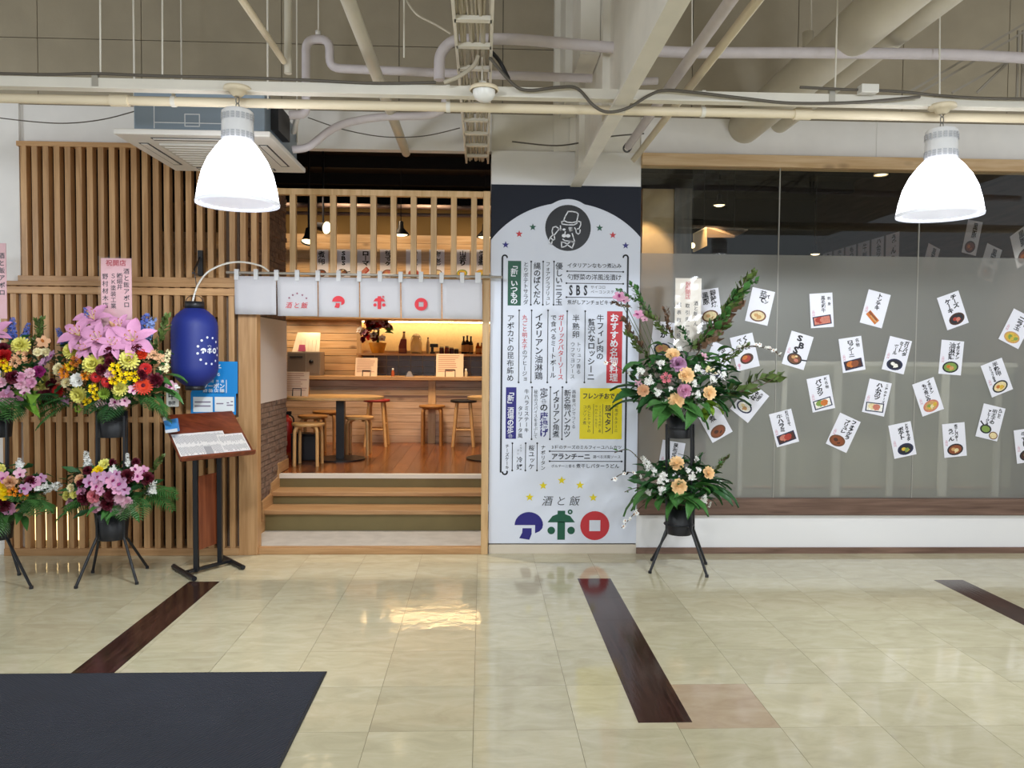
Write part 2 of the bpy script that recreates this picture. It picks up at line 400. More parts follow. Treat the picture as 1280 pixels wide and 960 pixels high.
zS = Z(181, px=100)
w = MB(); w.box(-9, xA, YF, YW, 0, zband); w.box(xA, xB, YF+.03, YW, zS, zband); w.box(xB, xS0, YF+.03, YW, Z(188), zband)
struct(w.build('wall_left', M_white))
w = MB(); w.box(xS1, 9, YF+.03, YW, Z(198, px=800), zband); w.box(XR+.02, 9, YF+.0, YW, .05, Z(198, px=800))
struct(w.build('wall_right', M_white))
w = MB(); w.box(xS0, xS1, YF+.06, YW+.05, Z(187), zband+.01); struct(w.build('wall_pillar', M_steelw))
# fine vertical seams of the right fascia are real battens
t = MB(); t.box(X(1092), X(1092)+.006, YF+.026, YF+.03, Z(198, px=800), zband); struct(t.build('trim_4', M_whiteb))
w = MB(); w.box(xS1, XR+.02, YF, YF+.14, .05, .325); struct(w.build('wall_low', mat('low_wall_paint', 'f1f0f2', .5)))
w = MB(); w.box(xS1, 9, YF-.02, YF+.1, 0, .05); struct(w.build('baseboard_right', M_walnut))
w = MB(); w.box(-9, X(9), YF-.015, YF, 0, .09); struct(w.build('baseboard_left', M_whiteb))
w = MB(); w.box(xS1+.001, XR+.02, YF-.035, YF+.09, .335, .475); struct(w.build('trim_5', M_walnut, bevel=.004))     # sill board
zg1 = Z(210, px=976); zfr = at(976, 318.5, YF).z
w = MB(); w.box(xS1+.001, XR+.02, YF-.03, YF+.1, zg1, zg1+.1); struct(w.build('trim_6', M_pale, bevel=.003))       # head board
# sign pillar
w = MB(); w.box(xS0, xS1, YF+.02, YF+.5, .09, Z(187)); struct(w.build('column_sign', M_whiteb))
w = MB(); w.box(xS0, xS1, YF-.004, YF+.5, 0, .075); struct(w.build('baseboard_sign', mat('plinth', 'd6cbbb', .5)))
# steel column above the pillar, steel beam running towards the viewer
w = MB(); cx0, cx1 = X(690, YF), X(750, YF); zc = Z(187)
w.box(cx0, cx0+.16, YF+.02, YF+.12, zc, ztop); w.box(cx1-.02, cx1, YF-.14, YF+.12, zc, ztop); w.box(cx0+.13, cx1, YF-.02, YF, zc, ztop)
struct(w.build('column_steel', M_steelw))
bx = .765; zb = 3.10
w = MB(); w.box(bx-.006, bx+.006, -6, YF+.1, zb, ztop); w.box(bx-.045, bx+.045, -6, YF+.1, zb-.018, zb)
beam = struct(w.build('beam', M_steelw))
for yy in (1.2, 4.72, 5.86): MB().box(bx-.05, bx-.006, yy, yy+.016, zb, ztop).build('stiffener', M_steelw, beam)
for yy in (4.95, 5.9): MB().box(bx-.14, bx-.01, yy+.15, yy+.6, zb+.55, ztop).build('haunch', M_steelw, beam)
struct(MB().box(-9, 9, -7, YW+.1, ztop, ztop+.15).build('ceiling', M_taupe))

# ================================================================== SHOP INTERIOR SHELL
ZI = .49; YB = 11.3
M_board = [wood('floor_board', '94592c', '5c3219', 'Y', rough=.2, scale=11, obrand=.35)]
fi = struct(MB().box(-4.2, 5.4, 7.62, YB, ZI-.3, ZI-.012).build('floor_shop', M_dark))
pm = MB().box(-.0725, .0725, 0, 1.15, -.011, 0).mesh('plank', M_board[0])
for i in range(23):
    for j in range(3):
        x = -2.75+i*.147; y = 7.64+j*1.154-(.5 if i % 2 else .0)
        if j == 0 and i % 2: inst('plank', pm, fi, (x, 7.64, ZI)).scale = (1, (1.15-.5)/1.15, 1); continue
        inst('plank', pm, fi, (x, y, ZI))
    if i % 2: inst('plank', pm, fi, (x, 7.64+3*1.154-.5, ZI)).scale = (1, .5, 1)
w = MB(); w.box(.75, 5.4, 6.9, YB, ZI-.011, ZI); w.build('plank_field', M_board[0], fi, kind='stuff')
# ceiling and dark upper walls of the shop
struct(MB().box(-4.3, 5.5, YW+.1, YB+.2, 4.0, 4.1).build('ceiling_shop', M_dark2))
struct(MB().box(-4.3, 5.5, YB, YB+.15, ZI, 4.0).build('wall_back', M_dark2))
struct(MB().box(-4.3, -4.2, YW+.1, YB, 0, 4.0).build('wall_shop_left', M_dark2))
# ceiling joists (black) seen through the openings
for k, y in enumerate((7.4, 8.3, 9.2, 10.1)):
    struct(MB().box(-4.2, 5.4, y, y+.08, 3.86, 4.0).build('beam_black', M_dark))
# right-hand side wall of the dining room, brown boards
XR = 4.9
M_brown = wood('brown_board', '54443a', '3c3029', 'Y', rough=.6)
struct(MB().box(XR, XR+.1, YF+.16, YB, 0, 4.0).build('wall_shop_right', M_brown))
# vestibule left wall: brick below and above, pale board between
XL = -2.0
zv = .05
wl = struct(MB().box(XL-.12, XL-.012, YF+.02, 7.95, 0, 3.3).build('wall_vestibule', mat('mortar', '6f5f52', .9)))
M_brick = mat('brick_veneer', '7d6658', .85, noise=.35, nscale=18, obrand=.0, bump=.4, bscale=60)
b = MB(); z = zv; r = 0
while z < 3.25:
    y = YF+.03-(.1 if r % 2 else 0)
    while y < 7.93:
        L = random.choice((.14, .2, .24)); d = random.uniform(0, .014)
        if not (1.22 < z < 2.0): b.box(XL-.012, XL-.004+d, max(y, YF+.03), min(y+L, 7.94)-.006, z, z+.043)
        y += L
    z += .049; r += 1
b.build('brick_course', M_brick, wl, kind='stuff')
MB().box(XL-.012, XL+.004, YF+.03, 7.94, 1.22, 2.0).build('board', mat('pale_grey_board', 'd3cac4', .6), wl)
# vestibule floor, threshold, steps
zt = .05
struct(MB().box(XL-.01, xF+.05, YF+.02, 7.12, 0, zt).build('floor_vestibule', mat('concrete', 'b9b3ab', .7, noise=.1, nscale=8)))
struct(MB().box(X(323), xE+.02, YF-.03, YF+.04, 0, zt+.006).build('trim_7', M_oakx, bevel=.003))
M_riser = mat('olive_riser', '786a42', .6, noise=.06, nscale=5)
step = thing('entrance_steps', 'wooden entrance steps with olive risers and a white top nosing below the short banner', 'steps', (-1, 7.1, zt))
xr_ = .02
MB().box(XL, xr_, 7.08, 7.6, zt, .205).build('riser', M_riser, step)
MB().box(XL, xr_, 7.04, 7.36, .205, .245).build('tread', M_oakx, step, bevel=.004)
MB().box(XL, xr_, 7.35, 7.6, .245, .325).build('riser', M_riser, step)
MB().box(XL, xr_, 7.31, 7.62, .325, .362).build('tread', M_oakx, step, bevel=.004)
MB().box(XL, xr_, 7.595, 7.63, .362, .452).build('riser', M_riser, step)
MB().box(XL, xr_, 7.575, 7.64, .452, .493).build('nosing', mat('white_nosing', 'ddd6cc', .45), step)
w = MB()
w.slab([(XL, YF+.03, zt), (XL, 7.1, zt), (XL, 7.1, .2), (XL, 7.36, .25), (XL, 7.36, .35), (XL, 7.62, .37), (XL, 7.62, .5), (XL, 7.94, .5), (XL, 7.94, .6), (XL, 7.56, .6), (XL, 7.56, .47), (XL, 7.3, .45), (XL, 7.3, .35), (XL, 7.0, .33), (XL, 7.0, .15), (XL, YF+.03, .15)][::-1], (.02, 0, 0))
struct(w.build('baseboard_vestibule', M_oaky))
# wall behind the counter (left part): pine planks
yP = 10.86
wp = sempty('wall_counter_left', (-2.6, yP, ZI))
MB().box(-4.2, at(449, 430, yP).x, yP+.02, YB, ZI, 3.3).build('backing', M_dark, wp)
for i in range(22):
    z0 = ZI+i*.105
    MB().box(-4.2, at(449, 430, yP).x, yP, yP+.022, z0+.002, z0+.101).build('plank', M_pine, wp)
MB().box(at(446, 430, yP).x, at(452, 430, yP).x, yP-.01, YB, ZI, 2.75).build('corner_post', M_palez, wp)

# ================================================================== COUNTER, BACK BAR
yC = 10.3
xk0, xk1 = -2.9, .9
ct = thing('counter', 'long wooden bar counter with horizontal plank front across the back of the shop', 'counter', (-1.2, yC+.15, ZI))
ztopc = at(500, 471, yC-.1).z
n = 9; hh = (ztopc-.05-ZI)/n
M_pinec = wood('pine_grey', 'd2b296', 'b08e72', 'X', knots=.5, obrand=.14)
for i in range(n):
    MB().box(xk0, xk1, yC, yC+.02, ZI+i*hh+.002, ZI+(i+1)*hh-.002).build('plank', M_pinec, ct)
MB().box(xk0, xk1, yC-.12, yC+.5, ztopc-.045, ztopc).build('worktop', M_oakx, ct, bevel=.004)
MB().box(xk0, xk1, yC-.02, yC, at(500, 492, yC).z-.02, at(500, 489, yC).z+.02).build('rail', M_pale, ct)
MB().box(X(536, yC), X(545, yC), yC-.04, yC, ZI, ztopc-.045).build('post', M_palez, ct)
MB().box(xk0, xk1, yC+.02, yC+.04, ZI, ztopc-.05).build('backing', M_dark, ct)
# tiled back wall under the shelf
ytl = 10.98
xt0 = at(449, 455, ytl).x
bt = sempty('wall_bar_tile', (-1, ytl, ztopc))
MB().box(xt0, xk1, ytl+.008, ytl+.05, ZI, 1.72).build('grout', mat('grout', 'b8a78f', .8), bt)
M_til = mat('charcoal_tile', '605b64', .25, obrand=.15)
tw = .17
for i in range(16):
    for j in range(4):
        x0 = xt0+.05+i*tw
        if x0 > xk1: break
        MB().box(x0, x0+tw-.008, ytl, ytl+.01, 1.31+j*.094, 1.31+j*.094+.088).build('tile', M_til, bt)
zsh = at(520, 442, 10.8).z
sh = MB().box(xt0, xk1, 10.72, 11.12, zsh-.03, zsh).build('back_bar_shelf', M_oakx, None, bevel=.003)
tag(sh, 'long wooden back bar shelf under the lit strip, holding bottles', 'shelf')
struct(MB().box(xt0, xk1, 11.14, 11.2, zsh-.1, 3.0).build('wall_backsplash', mat('backsplash', 'd6c39a', .5, noise=.05)))
# plank soffit above the counter with the menu cards, ochre fascia above
ysf = 10.25; zs0 = at(520, 399, ysf).z; zs1 = at(520, 294, ysf).z
sf = sempty('trim_8', (-1, ysf, zs0))
n = 10; hh = (zs1-zs0)/n
for i in range(n): MB().box(-4.2, 1.6, ysf, ysf+.02, zs0+i*hh+.002, zs0+(i+1)*hh-.001).build('plank', M_pine, sf)
MB().box(-4.2, 1.6, ysf+.02, ysf+.75, zs0, zs1).build('box', M_palez, sf)
struct(MB().box(-4.2, 1.6, ysf+.25, ysf+.7, zs1, zs1+.42).build('wall_ochre', mat('ochre_paint', '7a5f2c', .7)))
for x_ in (-2.75, -2.3, -1.9): light('plank_wash', 'SPOT', (x_, 10.36, zs0-.03), 9, WARM, (radians(38), 0, 0), spot_size=radians(110), spot_blend=.6, shadow_soft_size=.02)  # added spots without fixtures, they brighten the left plank wall
MB().box(xt0, xk1, 10.98, 11.02, zs0-.014, zs0-.002).build('lamp_strip', mat('strip_glow', 'ffffff', emit='ffdca0', es=26), sf)

# ================================================================== SHOP WINDOW (three panes, frosted film on the lower part)
def glass_mat():
    m = bpy.data.materials.new('clear_glass'); m.use_nodes = True; nt = m.node_tree; nt.nodes.remove(nt.nodes['Principled BSDF'])
    tr = nt.nodes.new('ShaderNodeBsdfTransparent'); tr.inputs[0].default_value = (.9, .93, .92, 1); gl = nt.nodes.new('ShaderNodeBsdfGlossy'); gl.inputs['Roughness'].default_value = .01
    fr = nt.nodes.new('ShaderNodeLayerWeight'); fr.inputs[0].default_value = .5; pw = nt.nodes.new('ShaderNodeMath'); pw.operation = 'POWER'; pw.inputs[1].default_value = 5; ma = nt.nodes.new('ShaderNodeMath'); ma.operation = 'MULTIPLY_ADD'; ma.inputs[1].default_value = .9; ma.inputs[2].default_value = .035
    nt.links.new(fr.outputs['Facing'], pw.inputs[0]); nt.links.new(pw.outputs[0], ma.inputs[0]); mx = nt.nodes.new('ShaderNodeMixShader')
    nt.links.new(ma.outputs[0], mx.inputs[0]); nt.links.new(tr.outputs[0], mx.inputs[1]); nt.links.new(gl.outputs[0], mx.inputs[2])
    nt.links.new(mx.outputs[0], nt.nodes['Material Output'].inputs[0]); return m
def film_mat():
    m = bpy.data.materials.new('frosted_film'); m.use_nodes = True; nt = m.node_tree; nt.nodes.remove(nt.nodes['Principled BSDF'])
    tr = nt.nodes.new('ShaderNodeBsdfTransparent'); df = nt.nodes.new('ShaderNodeBsdfDiffuse'); df.inputs[0].default_value = hx('aaaaa5'); tl = nt.nodes.new('ShaderNodeBsdfTranslucent'); tl.inputs[0].default_value = hx('9c9b90')
    gl = nt.nodes.new('ShaderNodeBsdfGlossy'); gl.inputs['Roughness'].default_value = .4
    m1 = nt.nodes.new('ShaderNodeMixShader'); m1.inputs[0].default_value = .22; m2 = nt.nodes.new('ShaderNodeMixShader'); m2.inputs[0].default_value = .55; m3 = nt.nodes.new('ShaderNodeMixShader'); m3.inputs[0].default_value = .02
    nt.links.new(df.outputs[0], m1.inputs[1]); nt.links.new(tl.outputs[0], m1.inputs[2])
    nt.links.new(m1.outputs[0], m2.inputs[1]); nt.links.new(tr.outputs[0], m2.inputs[2])
    nt.links.new(m2.outputs[0], m3.inputs[1]); nt.links.new(gl.outputs[0], m3.inputs[2])
    nt.links.new(m3.outputs[0], nt.nodes['Material Output'].inputs[0]); return m
M_glass = glass_mat(); M_film = film_mat(); M_seam = mat('sealant', '9a9790', .4)
wn = sempty('window_1', (3.4, YF+.02, .475))
seams = [xS1+.001, at(971.5, 420, YF).x, at(1146, 420, YF).x, XR+.02]
for a, b in zip(seams[:-1], seams[1:]):
    MB().box(a+.003, b-.003, YF+.012, YF+.02, zfr+.0005, zg1).build('pane', M_glass, wn)
    MB().box(a+.003, b-.003, YF+.0125, YF+.0145, .475, zfr).build('frosted_pane', M_film, wn)
for s in seams[1:-1]: MB().box(s-.004, s+.004, YF+.009, YF+.021, .475, zg1).build('seam', M_seam, wn)
# pale partition standing close behind the frosted glass
pt = thing('partition', 'pale upright and cross rails of a partition behind the frosted glass', 'partition', (3.3, YF+.2, .0))
M_part = mat('partition_paint', 'fbfdf0', .5)
zr = at(1100, 455, YF+.44).z
MB().box(at(885, 455, YF+.44).x, 5.3, YF+.42, YF+.46, zr-.02, zr+.02).build('cross_rail', M_part, pt)
for px, wd in ((925, .04), (979, .04), (1045, .07), (1113, .045), (1179, .07), (1246, .045), (1312, .07)):
    x = at(px, 540, YF+.44).x; MB().box(x-wd/2, x+wd/2, YF+.42, YF+.46, 0, zr-.02).build('upright', M_part, pt)
M_back = mat('bench_back', 'a9aa92', .7)
MB().box(at(885, 455, YF+.47).x, 5.3, YF+.47, YF+.50, 0, zr-.02).build('panel', M_back, pt)
for x_ in (2.35, 3.1, 3.85, 4.6): light('partition_fill', 'SPOT', (x_, YF+.26, 3.8), 620, (1, .95, .82), (radians(10), 0, 0), spot_size=radians(30), spot_blend=.6, shadow_soft_size=.03)  # added fill spots, there only to brighten the partition front
# lit wooden pier and side board behind the clear strip of the window
pr = sempty('column_shop', (1.75, 7.3, 0))
M_pierw = mat('pier_wood', 'b99a70', .6, noise=.12, nscale=5)
MB().box(at(803, 280, 7.3).x, at(843, 280, 7.3).x, 7.3, 7.42, 0, at(820, 236, 7.3).z).build('panel', M_pierw, pr)
MB().box(at(843.5, 280, 7.26).x, at(865, 280, 7.26).x, 7.26, 7.42, 0, at(820, 236, 7.3).z).build('side_board', wood('pier_dark', '57493c', '3b3028', 'Z'), pr)
light('pier_spot', 'SPOT', (at(812, 247, 7.0).x, 6.95, at(812, 247, 7.0).z), 26, WARM, (radians(28), 0, 0), spot_size=radians(75), spot_blend=.5, shadow_soft_size=.03)

# ================================================================== TIMBER LATTICE SCREENS
def lattice(name, label, x0, x1, z0, z1, y0, y1, pitch, wd, rails, loc_off=0, first=None):
    t = thing(name, label, 'lattice screen', ((x0+x1)/2, (y0+y1)/2, z0))
    for (a, b, ya, yb) in rails: MB().box(x0, x1, ya, yb, a, b).build('rail', M_oakx, t, bevel=.003)
    zs_ = z0+.0; x = first if first is not None else x0+.02
    me = MB().box(-wd/2, wd/2, y0, y1, 0, z1-z0).mesh('slat', M_oak)
    while x < x1-.01:
        inst('slat', me, t, (x, 0, z0)); x += pitch
    return t
zu0, zu1 = Z(352, px=180), Z(181, px=180)
ptch = .0873
xfirst = at(33.5, 280, YF).x
t = lattice('lattice_screen', 'upper timber lattice screen, behind the ceiling air conditioner', xA, xB, zu0, zu1, YF-.035, YF+.03, ptch, .045, [(zu1-.035, zu1+.004, YF-.04, YF+.032), (zu0-.01, zu0+.035, YF-.045, YF+.034)], first=xfirst)
xL0 = at(9, 600, YF).x
zl1 = Z(352, px=180)-.012
t = lattice('lattice_screen', 'lower timber lattice screen, behind the blue lantern and flower stands', xL0, xC, .045, zl1, YF-.045, YF+.02, ptch, .045, [(.0, .06, YF-.06, YF+.03), (Z(528, px=180), Z(521, px=180), YF-.03, YF+.025), (zl1-.035, zl1, YF-.075, YF+.04), (zl1-.1, zl1-.042, YF-.06, YF+.03)], first=at(24, 600, YF).x)
MB().box(xC-.001, xD, YF-.05, YF+.06, 0, zl1+.0).build('jamb_board', M_oak, t, bevel=.003)
MB().box(xL0, xL0+.05, YF-.05, YF+.03, 0, zl1-.1).build('end_post', M_oak, t, bevel=.003)
# transom lattice over the entrance with the right door post
zt0, zt1 = Z(347, px=480), Z(238, px=480)
tr = thing('transom_lattice', 'pale open lattice above the doorway with its tall right door post', 'lattice screen', ((xB+xE)/2, YF, zt0))
MB().box(xB-.005, xF, YF-.025, YF+.03, zt1-.05, zt1).build('rail', M_palez, tr, bevel=.003)
MB().box(xB-.005, xF, YF-.02, YF+.03, zt0-.045, zt0+.0).build('rail', M_palez, tr, bevel=.003)
me = MB().box(-.0235, .0235, YF-.02, YF+.03, 0, zt1-.05-zt0).mesh('slat', M_palez)
for k in range(10): inst('slat', me, tr, (at(366.5+25.1*k, 290, YF).x, 0, zt0))
MB().box(xE, xF-.002, YF-.04, YF+.2, 0, zt1).build('door_post', M_palez, tr, bevel=.003)

# ================================================================== SIGN BOARD ON THE PILLAR
yS = YF; PXM = yS/FOC
zs0_, zs1_ = .085, Z(232, px=708)
sg = thing('menu_signboard', 'tall white and navy menu signboard with round emblem, right of the doorway', 'sign', ((xS0+xS1)/2, yS, zs0_))
SP = Plane((0, yS-.0005, 0), (1, 0, 0), (0, 0, 1))
M_signw = mat('sign_white', 'dde2f0', .45, spec=.3); M_navy = mat('sign_navy', '151a28', .5, spec=.25); M_ink = mat('sign_ink', '23252f', .5)
M_red = mat('sign_red', 'c5303a', .45); M_green = mat('sign_green', '14553f', .45); M_blue = mat('sign_blue', '25207a', .45); M_yel = mat('sign_yellow', 'e6d30c', .45); M_signw2 = mat('sign_white_print', 'e8eaf2', .4)
MB().box(xS0, xS1, yS, yS+.008, zs0_, zs1_).build('board', M_signw, sg, bevel=.001)
# navy head with the arched cut
def s(px, py): p = at(px, py, yS); return (p.x, p.z)
xc = s(710, 285)[0]
mb = MB(); n = 40; ylo = s(615, 297)[1]; yhi = s(710, 252)[1]-.01
cr = .5*((xS1-xS0)**2/4+(yhi-ylo)**2)/(yhi-ylo); em = s(710, 285); er = .293
def arch(x):
    z = yhi-cr+sqrt(max(0, cr*cr-(x-xc)**2))
    if abs(x-em[0]) < er-.055+.0: z = max(z, em[1]+sqrt(max(0, (er-.055)**2-(x-em[0])**2)))
    return z
ER = 28.5*PXM*1.0
er = ER+.048
def arch(x):
    z = yhi-cr+sqrt(max(0, cr*cr-(x-xc)**2))
    if abs(x-em[0]) < er: z = max(z, em[1]+sqrt(er*er-(x-em[0])**2))
    return z
N = 90
for k in range(N):
    a = xS0+(xS1-xS0)*k/N; b = xS0+(xS1-xS0)*(k+1)/N
    poly(mb, SP, [(a, arch(a)), (b, arch(b)), (b, zs1_), (a, zs1_)], .0012)
mb.build('navy_head', M_navy, sg)
mb = MB(); disc(mb, SP, em[0], em[1], ER, n=48, lift=.0014); mb.build('emblem_disc', mat('emblem_black', '14161e', .4), sg)
def ec(pts): return [s(640+x*.1016, 240+y*.1016) for x, y in pts]
mb = MB(); wS = .0095
for pts in ([(690,240),(655,300),(635,350),(680,372),(740,378),(795,365),(808,310),(815,270),(790,250),(740,240),(690,240)],
            [(610,365),(615,395),(690,405),(760,405),(800,385),(800,370)], [(610,365),(640,358)],
            [(815,360),(845,370),(845,405),(825,450),(805,455)], [(770,440),(785,465),(790,500),(815,520),(835,500),(838,465)],
            [(595,415),(600,470),(575,450),(540,425),(505,435),(492,480),(500,525),(520,530),(560,480),(585,450)],
            [(500,530),(470,560),(455,600),(462,640),(485,645),(495,600),(525,580),(520,545)], [(475,560),(500,590)],
            [(740,510),(755,560),(768,605)], [(625,580),(650,600),(700,605),(760,610)],
            [(608,615),(610,680),(650,672),(680,650),(740,690),(765,620),(720,610),(680,640),(640,620),(608,615)],
            [(700,440),(712,480),(740,470),(735,440),(700,440)], [(655,490),(650,520)]):
    stroke(mb, SP, ec(pts), wS, .002)
for (x, y, rx, ry) in ((640, 462, 20, 14), (728, 462, 20, 15), (640, 538, 28, 22), (690, 540, 28, 22)):
    c = ec([(x, y)])[0]; disc(mb, SP, c[0], c[1], rx*.1016*PXM, ry*.1016*PXM, 14, .002)
mb.build('emblem_drawing', M_signw2, sg)
K = MB(); RD = MB(); GN = MB(); BL = MB(); YL = MB(); WT = MB(); RL = MB(); 
def sz(px): return px*PXM
def SV(mb, txt, px, y0, y1, size, bold=.012, lift=.0014):
    x, za = s(px, y0); _, zb_ = s(px, y1); vline(mb, SP, txt, x, za, zb_, sz(size), bold, lift)
def SH(mb, txt, x0, x1, py, size, bold=.012, shear=0, lift=.0014):
    a, z_ = s(x0, py); b, z2 = s(x1, py); hline(mb, SP, txt, a, b, (z_+z2)/2, sz(size), bold, shear, lift)
def SB(mb, x0, y0, x1, y1, lift=.0010):
    a, b = s(x0, y0), s(x1, y1); poly(mb, SP, [(a[0], b[1]), (b[0], b[1]), (b[0], a[1]), (a[0], a[1])], lift)
def SL(x0, y0, x1, y1, w=.9, dots=True):
    a, b = s(x0, y0), s(x1, y1); 
    if x0 == x1: b = (a[0], b[1])
    else: b = (b[0], a[1])
    stroke(K, SP, [a, b], sz(w), .0014)
    if dots:
        for q in (a, b): disc(K, SP, q[0], q[1], sz(1.2), n=8, lift=.0014)
# frame rods with hooks
for px, hd in ((628, -1), (785, 1)):
    SL(px, 322, px-3.2 if False else px, 590, 2.3, False)
    a = s(px, 322); r_ = sz(3)
    stroke(K, SP, [(a[0]-hd*0+hd*r_*(-1+cos(t))*-1*0+(-hd)*(-r_+r_*cos(t))*-1, a[1]+r_*sin(t)) for t in [k*pi/8 for k in range(9)]], sz(1.8), .0015)
    a = s(px, 590)
    stroke(K, SP, [(a[0]+hd*(-r_+r_*cos(t)), a[1]-r_*sin(t)) for t in [k*pi/8 for k in range(10)]], sz(1.8), .0015)
# top row
SH(K, 'イタリアンなもつ煮込み', 709, 777, 332, 6.4); SL(709, 339, 779, 339)
SH(K, '旬野菜の洋風浅漬け', 709, 777, 346.5, 8); SL(708, 354, 779, 354)
SH(K, 'SBS', 709, 736.5, 362.5, 17, .035); SH(K, 'サイコロ', 738, 757, 359, 4.6, .0); SH(K, 'ベーコンステーキ', 738, 778, 365, 4.6, .0); SL(708, 371.5, 779, 371.5)
SH(K, '焦がしアンチョビキャベツ', 709, 778, 378, 6.2)
SV(K, '優しいニラ玉', 699, 328, 382, 9.2, .02); SL(692.5, 327, 692.5, 381)
SV(K, 'フォアグラブリュレ', 685, 327, 382, 6.2, .004); SL(679, 327, 679, 381)
SV(K, '縄のばくだん', 671.5, 328, 381, 9.2, .02); SL(664, 327, 664, 381)
SV(K, 'とりポテトサラダ', 657.5, 327, 381, 6.6, .006)
SB(GN, 635, 326, 651, 382); SV(WT, '「新」いつもの', 643, 328, 380, 9.4, .03, .0018)
# recommended dishes
SB(RD, 759, 389, 777, 479); SV(WT, 'おすすめ名物料理', 768, 392, 477, 11, .03, .0018)
SV(K, '牛フィレ肉の', 750.5, 393, 450, 9.6, .02); SV(K, '贅沢なロッシーニ', 739.5, 398, 476, 9.8, .02); SL(731.5, 389, 731.5, 478)
SV(K, '半熟卵', 720, 393, 423, 9.6, .02); SV(K, 'トリュフ香る', 723.5, 427, 468, 6.2, .0); SV(K, 'ウフマヨソース', 716, 427, 474, 6.2, .0); SL(709, 389, 709, 478)
SV(RL, 'ガーリックバターソース', 701.5, 393, 475, 7.6, .012); SV(K, 'で食べるミートボール', 692, 393, 473, 7.6, .012); SL(685, 388, 685, 478)
SV(K, 'イタリアン油淋鶏', 674, 391, 475, 10.4, .02); SL(664.5, 388, 664.5, 478)
SV(RL, '丸ごと明太子', 656, 393, 437, 6.8, .012); SV(K, 'のアヒージョ', 656, 437, 477, 6.6, .006); SL(649, 388, 649, 478)
SV(K, 'アボカドの昆布締め', 638.5, 393, 477, 9.2, .012)
# third row
SB(YL, 725, 485, 777, 549); SH(K, 'フレンチおでん', 728, 775, 495, 8.2, .03, .1)
SV(K, '和風ポルチーニ', 770.5, 505, 541, 4.6, .0); SL(766, 505, 766, 542, .6, False); SV(K, '茹でタン', 760, 506, 541, 8.6, .03); SL(753.5, 505, 753.5, 542, .6, False)
SV(K, 'ソース添えのだし煮', 750, 506, 541, 3.6, 0); SV(K, 'やわらか仕立て', 745.5, 506, 535, 3.6, 0); SL(742, 505, 742, 542, .6, False)
SV(K, '丸ごとトマトの', 736.5, 506, 541, 4.9, .0); SV(K, 'コンソメ煮', 731, 506, 531, 4.9, .0)
SV(K, '高級食パンでつくる', 717.5, 487, 536, 5.2, 0); SV(K, '新名物パンカツ', 709.5, 487, 547, 9.0, .02); SL(703, 484, 703, 549)
SV(K, 'イタリアン角煮', 695.5, 487, 547, 9.0, .02); SL(688, 484, 688, 549)
SV(K, '定番の', 680, 485, 514, 10.4, .03); SV(BL, '唐揚げ', 680, 515, 546, 10.8, .03); SV(K, '秘伝のスパイスをまぶして', 670, 487, 548, 5.2, 0); SL(665, 484, 665, 549)
SV(K, '牛ハラミステーキ', 658.5, 486, 541, 6.4, .01); SV(K, 'タリアータ風', 650.5, 507, 548, 6.4, .01)
SB(BL, 632.5, 484, 645, 548.5); SV(WT, '「新」酒場の定番', 638.5, 486, 547, 8.6, .03, .0018)
# bottom row
SH(K, '3種のチーズのミルフィーユハムカツ', 688, 777, 559, 5.2, .01); SL(687, 564, 777, 564)
SH(K, 'アランチーニ', 689, 738, 570.5, 8.4, .03); SH(K, '選べる洋風ソース', 741, 776, 571, 4.6, 0); SL(687, 576.5, 777, 576.5)
SH(K, 'ポルチーニ香る', 689, 719, 582.5, 4.4, 0); SH(K, '煮干しバターうどん', 720, 774, 582.5, 6, .012)
SV(K, 'ナポリタン', 679, 556, 588, 6, .012); SL(671.5, 554, 671.5, 588)
SV(K, '桜ユッケ', 664.5, 556, 587, 7.6, .015); SL(657, 554, 657, 588)
SV(K, 'イタリ', 651, 555, 565, 2.8, 0); SV(K, 'アン', 647.5, 561, 569, 2.8, 0); SV(K, '冷奴', 649.5, 570, 588, 8, .02); SL(640.5, 554, 640.5, 588)
SV(K, 'チーズケーキ', 634, 555, 587, 5.4, .008)
# stars and shop logo
for px, py, m_ in ((632, 306, BL), (649, 292.5, RD), (666, 284, GN), (749.5, 285, GN), (766, 294, RD), (782, 307, BL)): star(m_, SP, *s(px, py), sz(4.6), .0014)
for px, py in ((662, 621.5), (679, 607), (702, 600.5), (725, 606.5), (741.5, 622)): star(YL, SP, *s(px, py), sz(5.4), .0014)
SH(K, '酒と飯', 676, 727, 626, 13.5, -.004, .2)
x, z_ = s(661, 657); logo_a(BL, SP, x, z_, sz(36), .0014); x, z_ = s(701.5, 656.5); logo_po(GN, SP, x, z_, sz(37), .0014); x, z_ = s(743.5, 657); logo_ro(RD, SP, x, z_, sz(37), .0014)
for m_, mt in ((K, M_ink), (RD, M_red), (GN, M_green), (BL, M_blue), (YL, M_yel), (WT, M_signw2), (RL, M_red)): m_.build('lettering', mt, sg, kind='stuff')

# ================================================================== SHORT SHOP CURTAIN ON ITS ROD
yN = YF-.14
rod = MB(); rod.tube([at(283, 340.5, yN), at(628, 346.5, yN)], .011, 10)
for px in (300, 613): rod.tube([at(px, 342.5, yN), at(px, 342.5, yN)+Vector((0, .12, 0))], .008, 6)
tag(rod.build('curtain_rod', mat('rod_metal', '9b948a', .4, .3)), 'thin metal rod above the doorway carrying the short white curtain', 'curtain rod')
nr = thing('shop_curtain', 'short pale split curtain with red lettering hanging over the entrance', 'curtain', at(450, 400, yN))
M_cloth = mat('noren_cloth', 'c0bdc1', .9, bump=.15, bscale=300); M_tab = mat('noren_tab', 'c9c8ca', .9)
NX = [292.5, 345.8, 397.5, 449.3, 500.8, 552, 603.3]; NT = [345, 346, 346.6, 347.4, 348.2, 349.2]; NB = [392.5, 394.5, 395.5, 396.5, 397.5, 398.3]
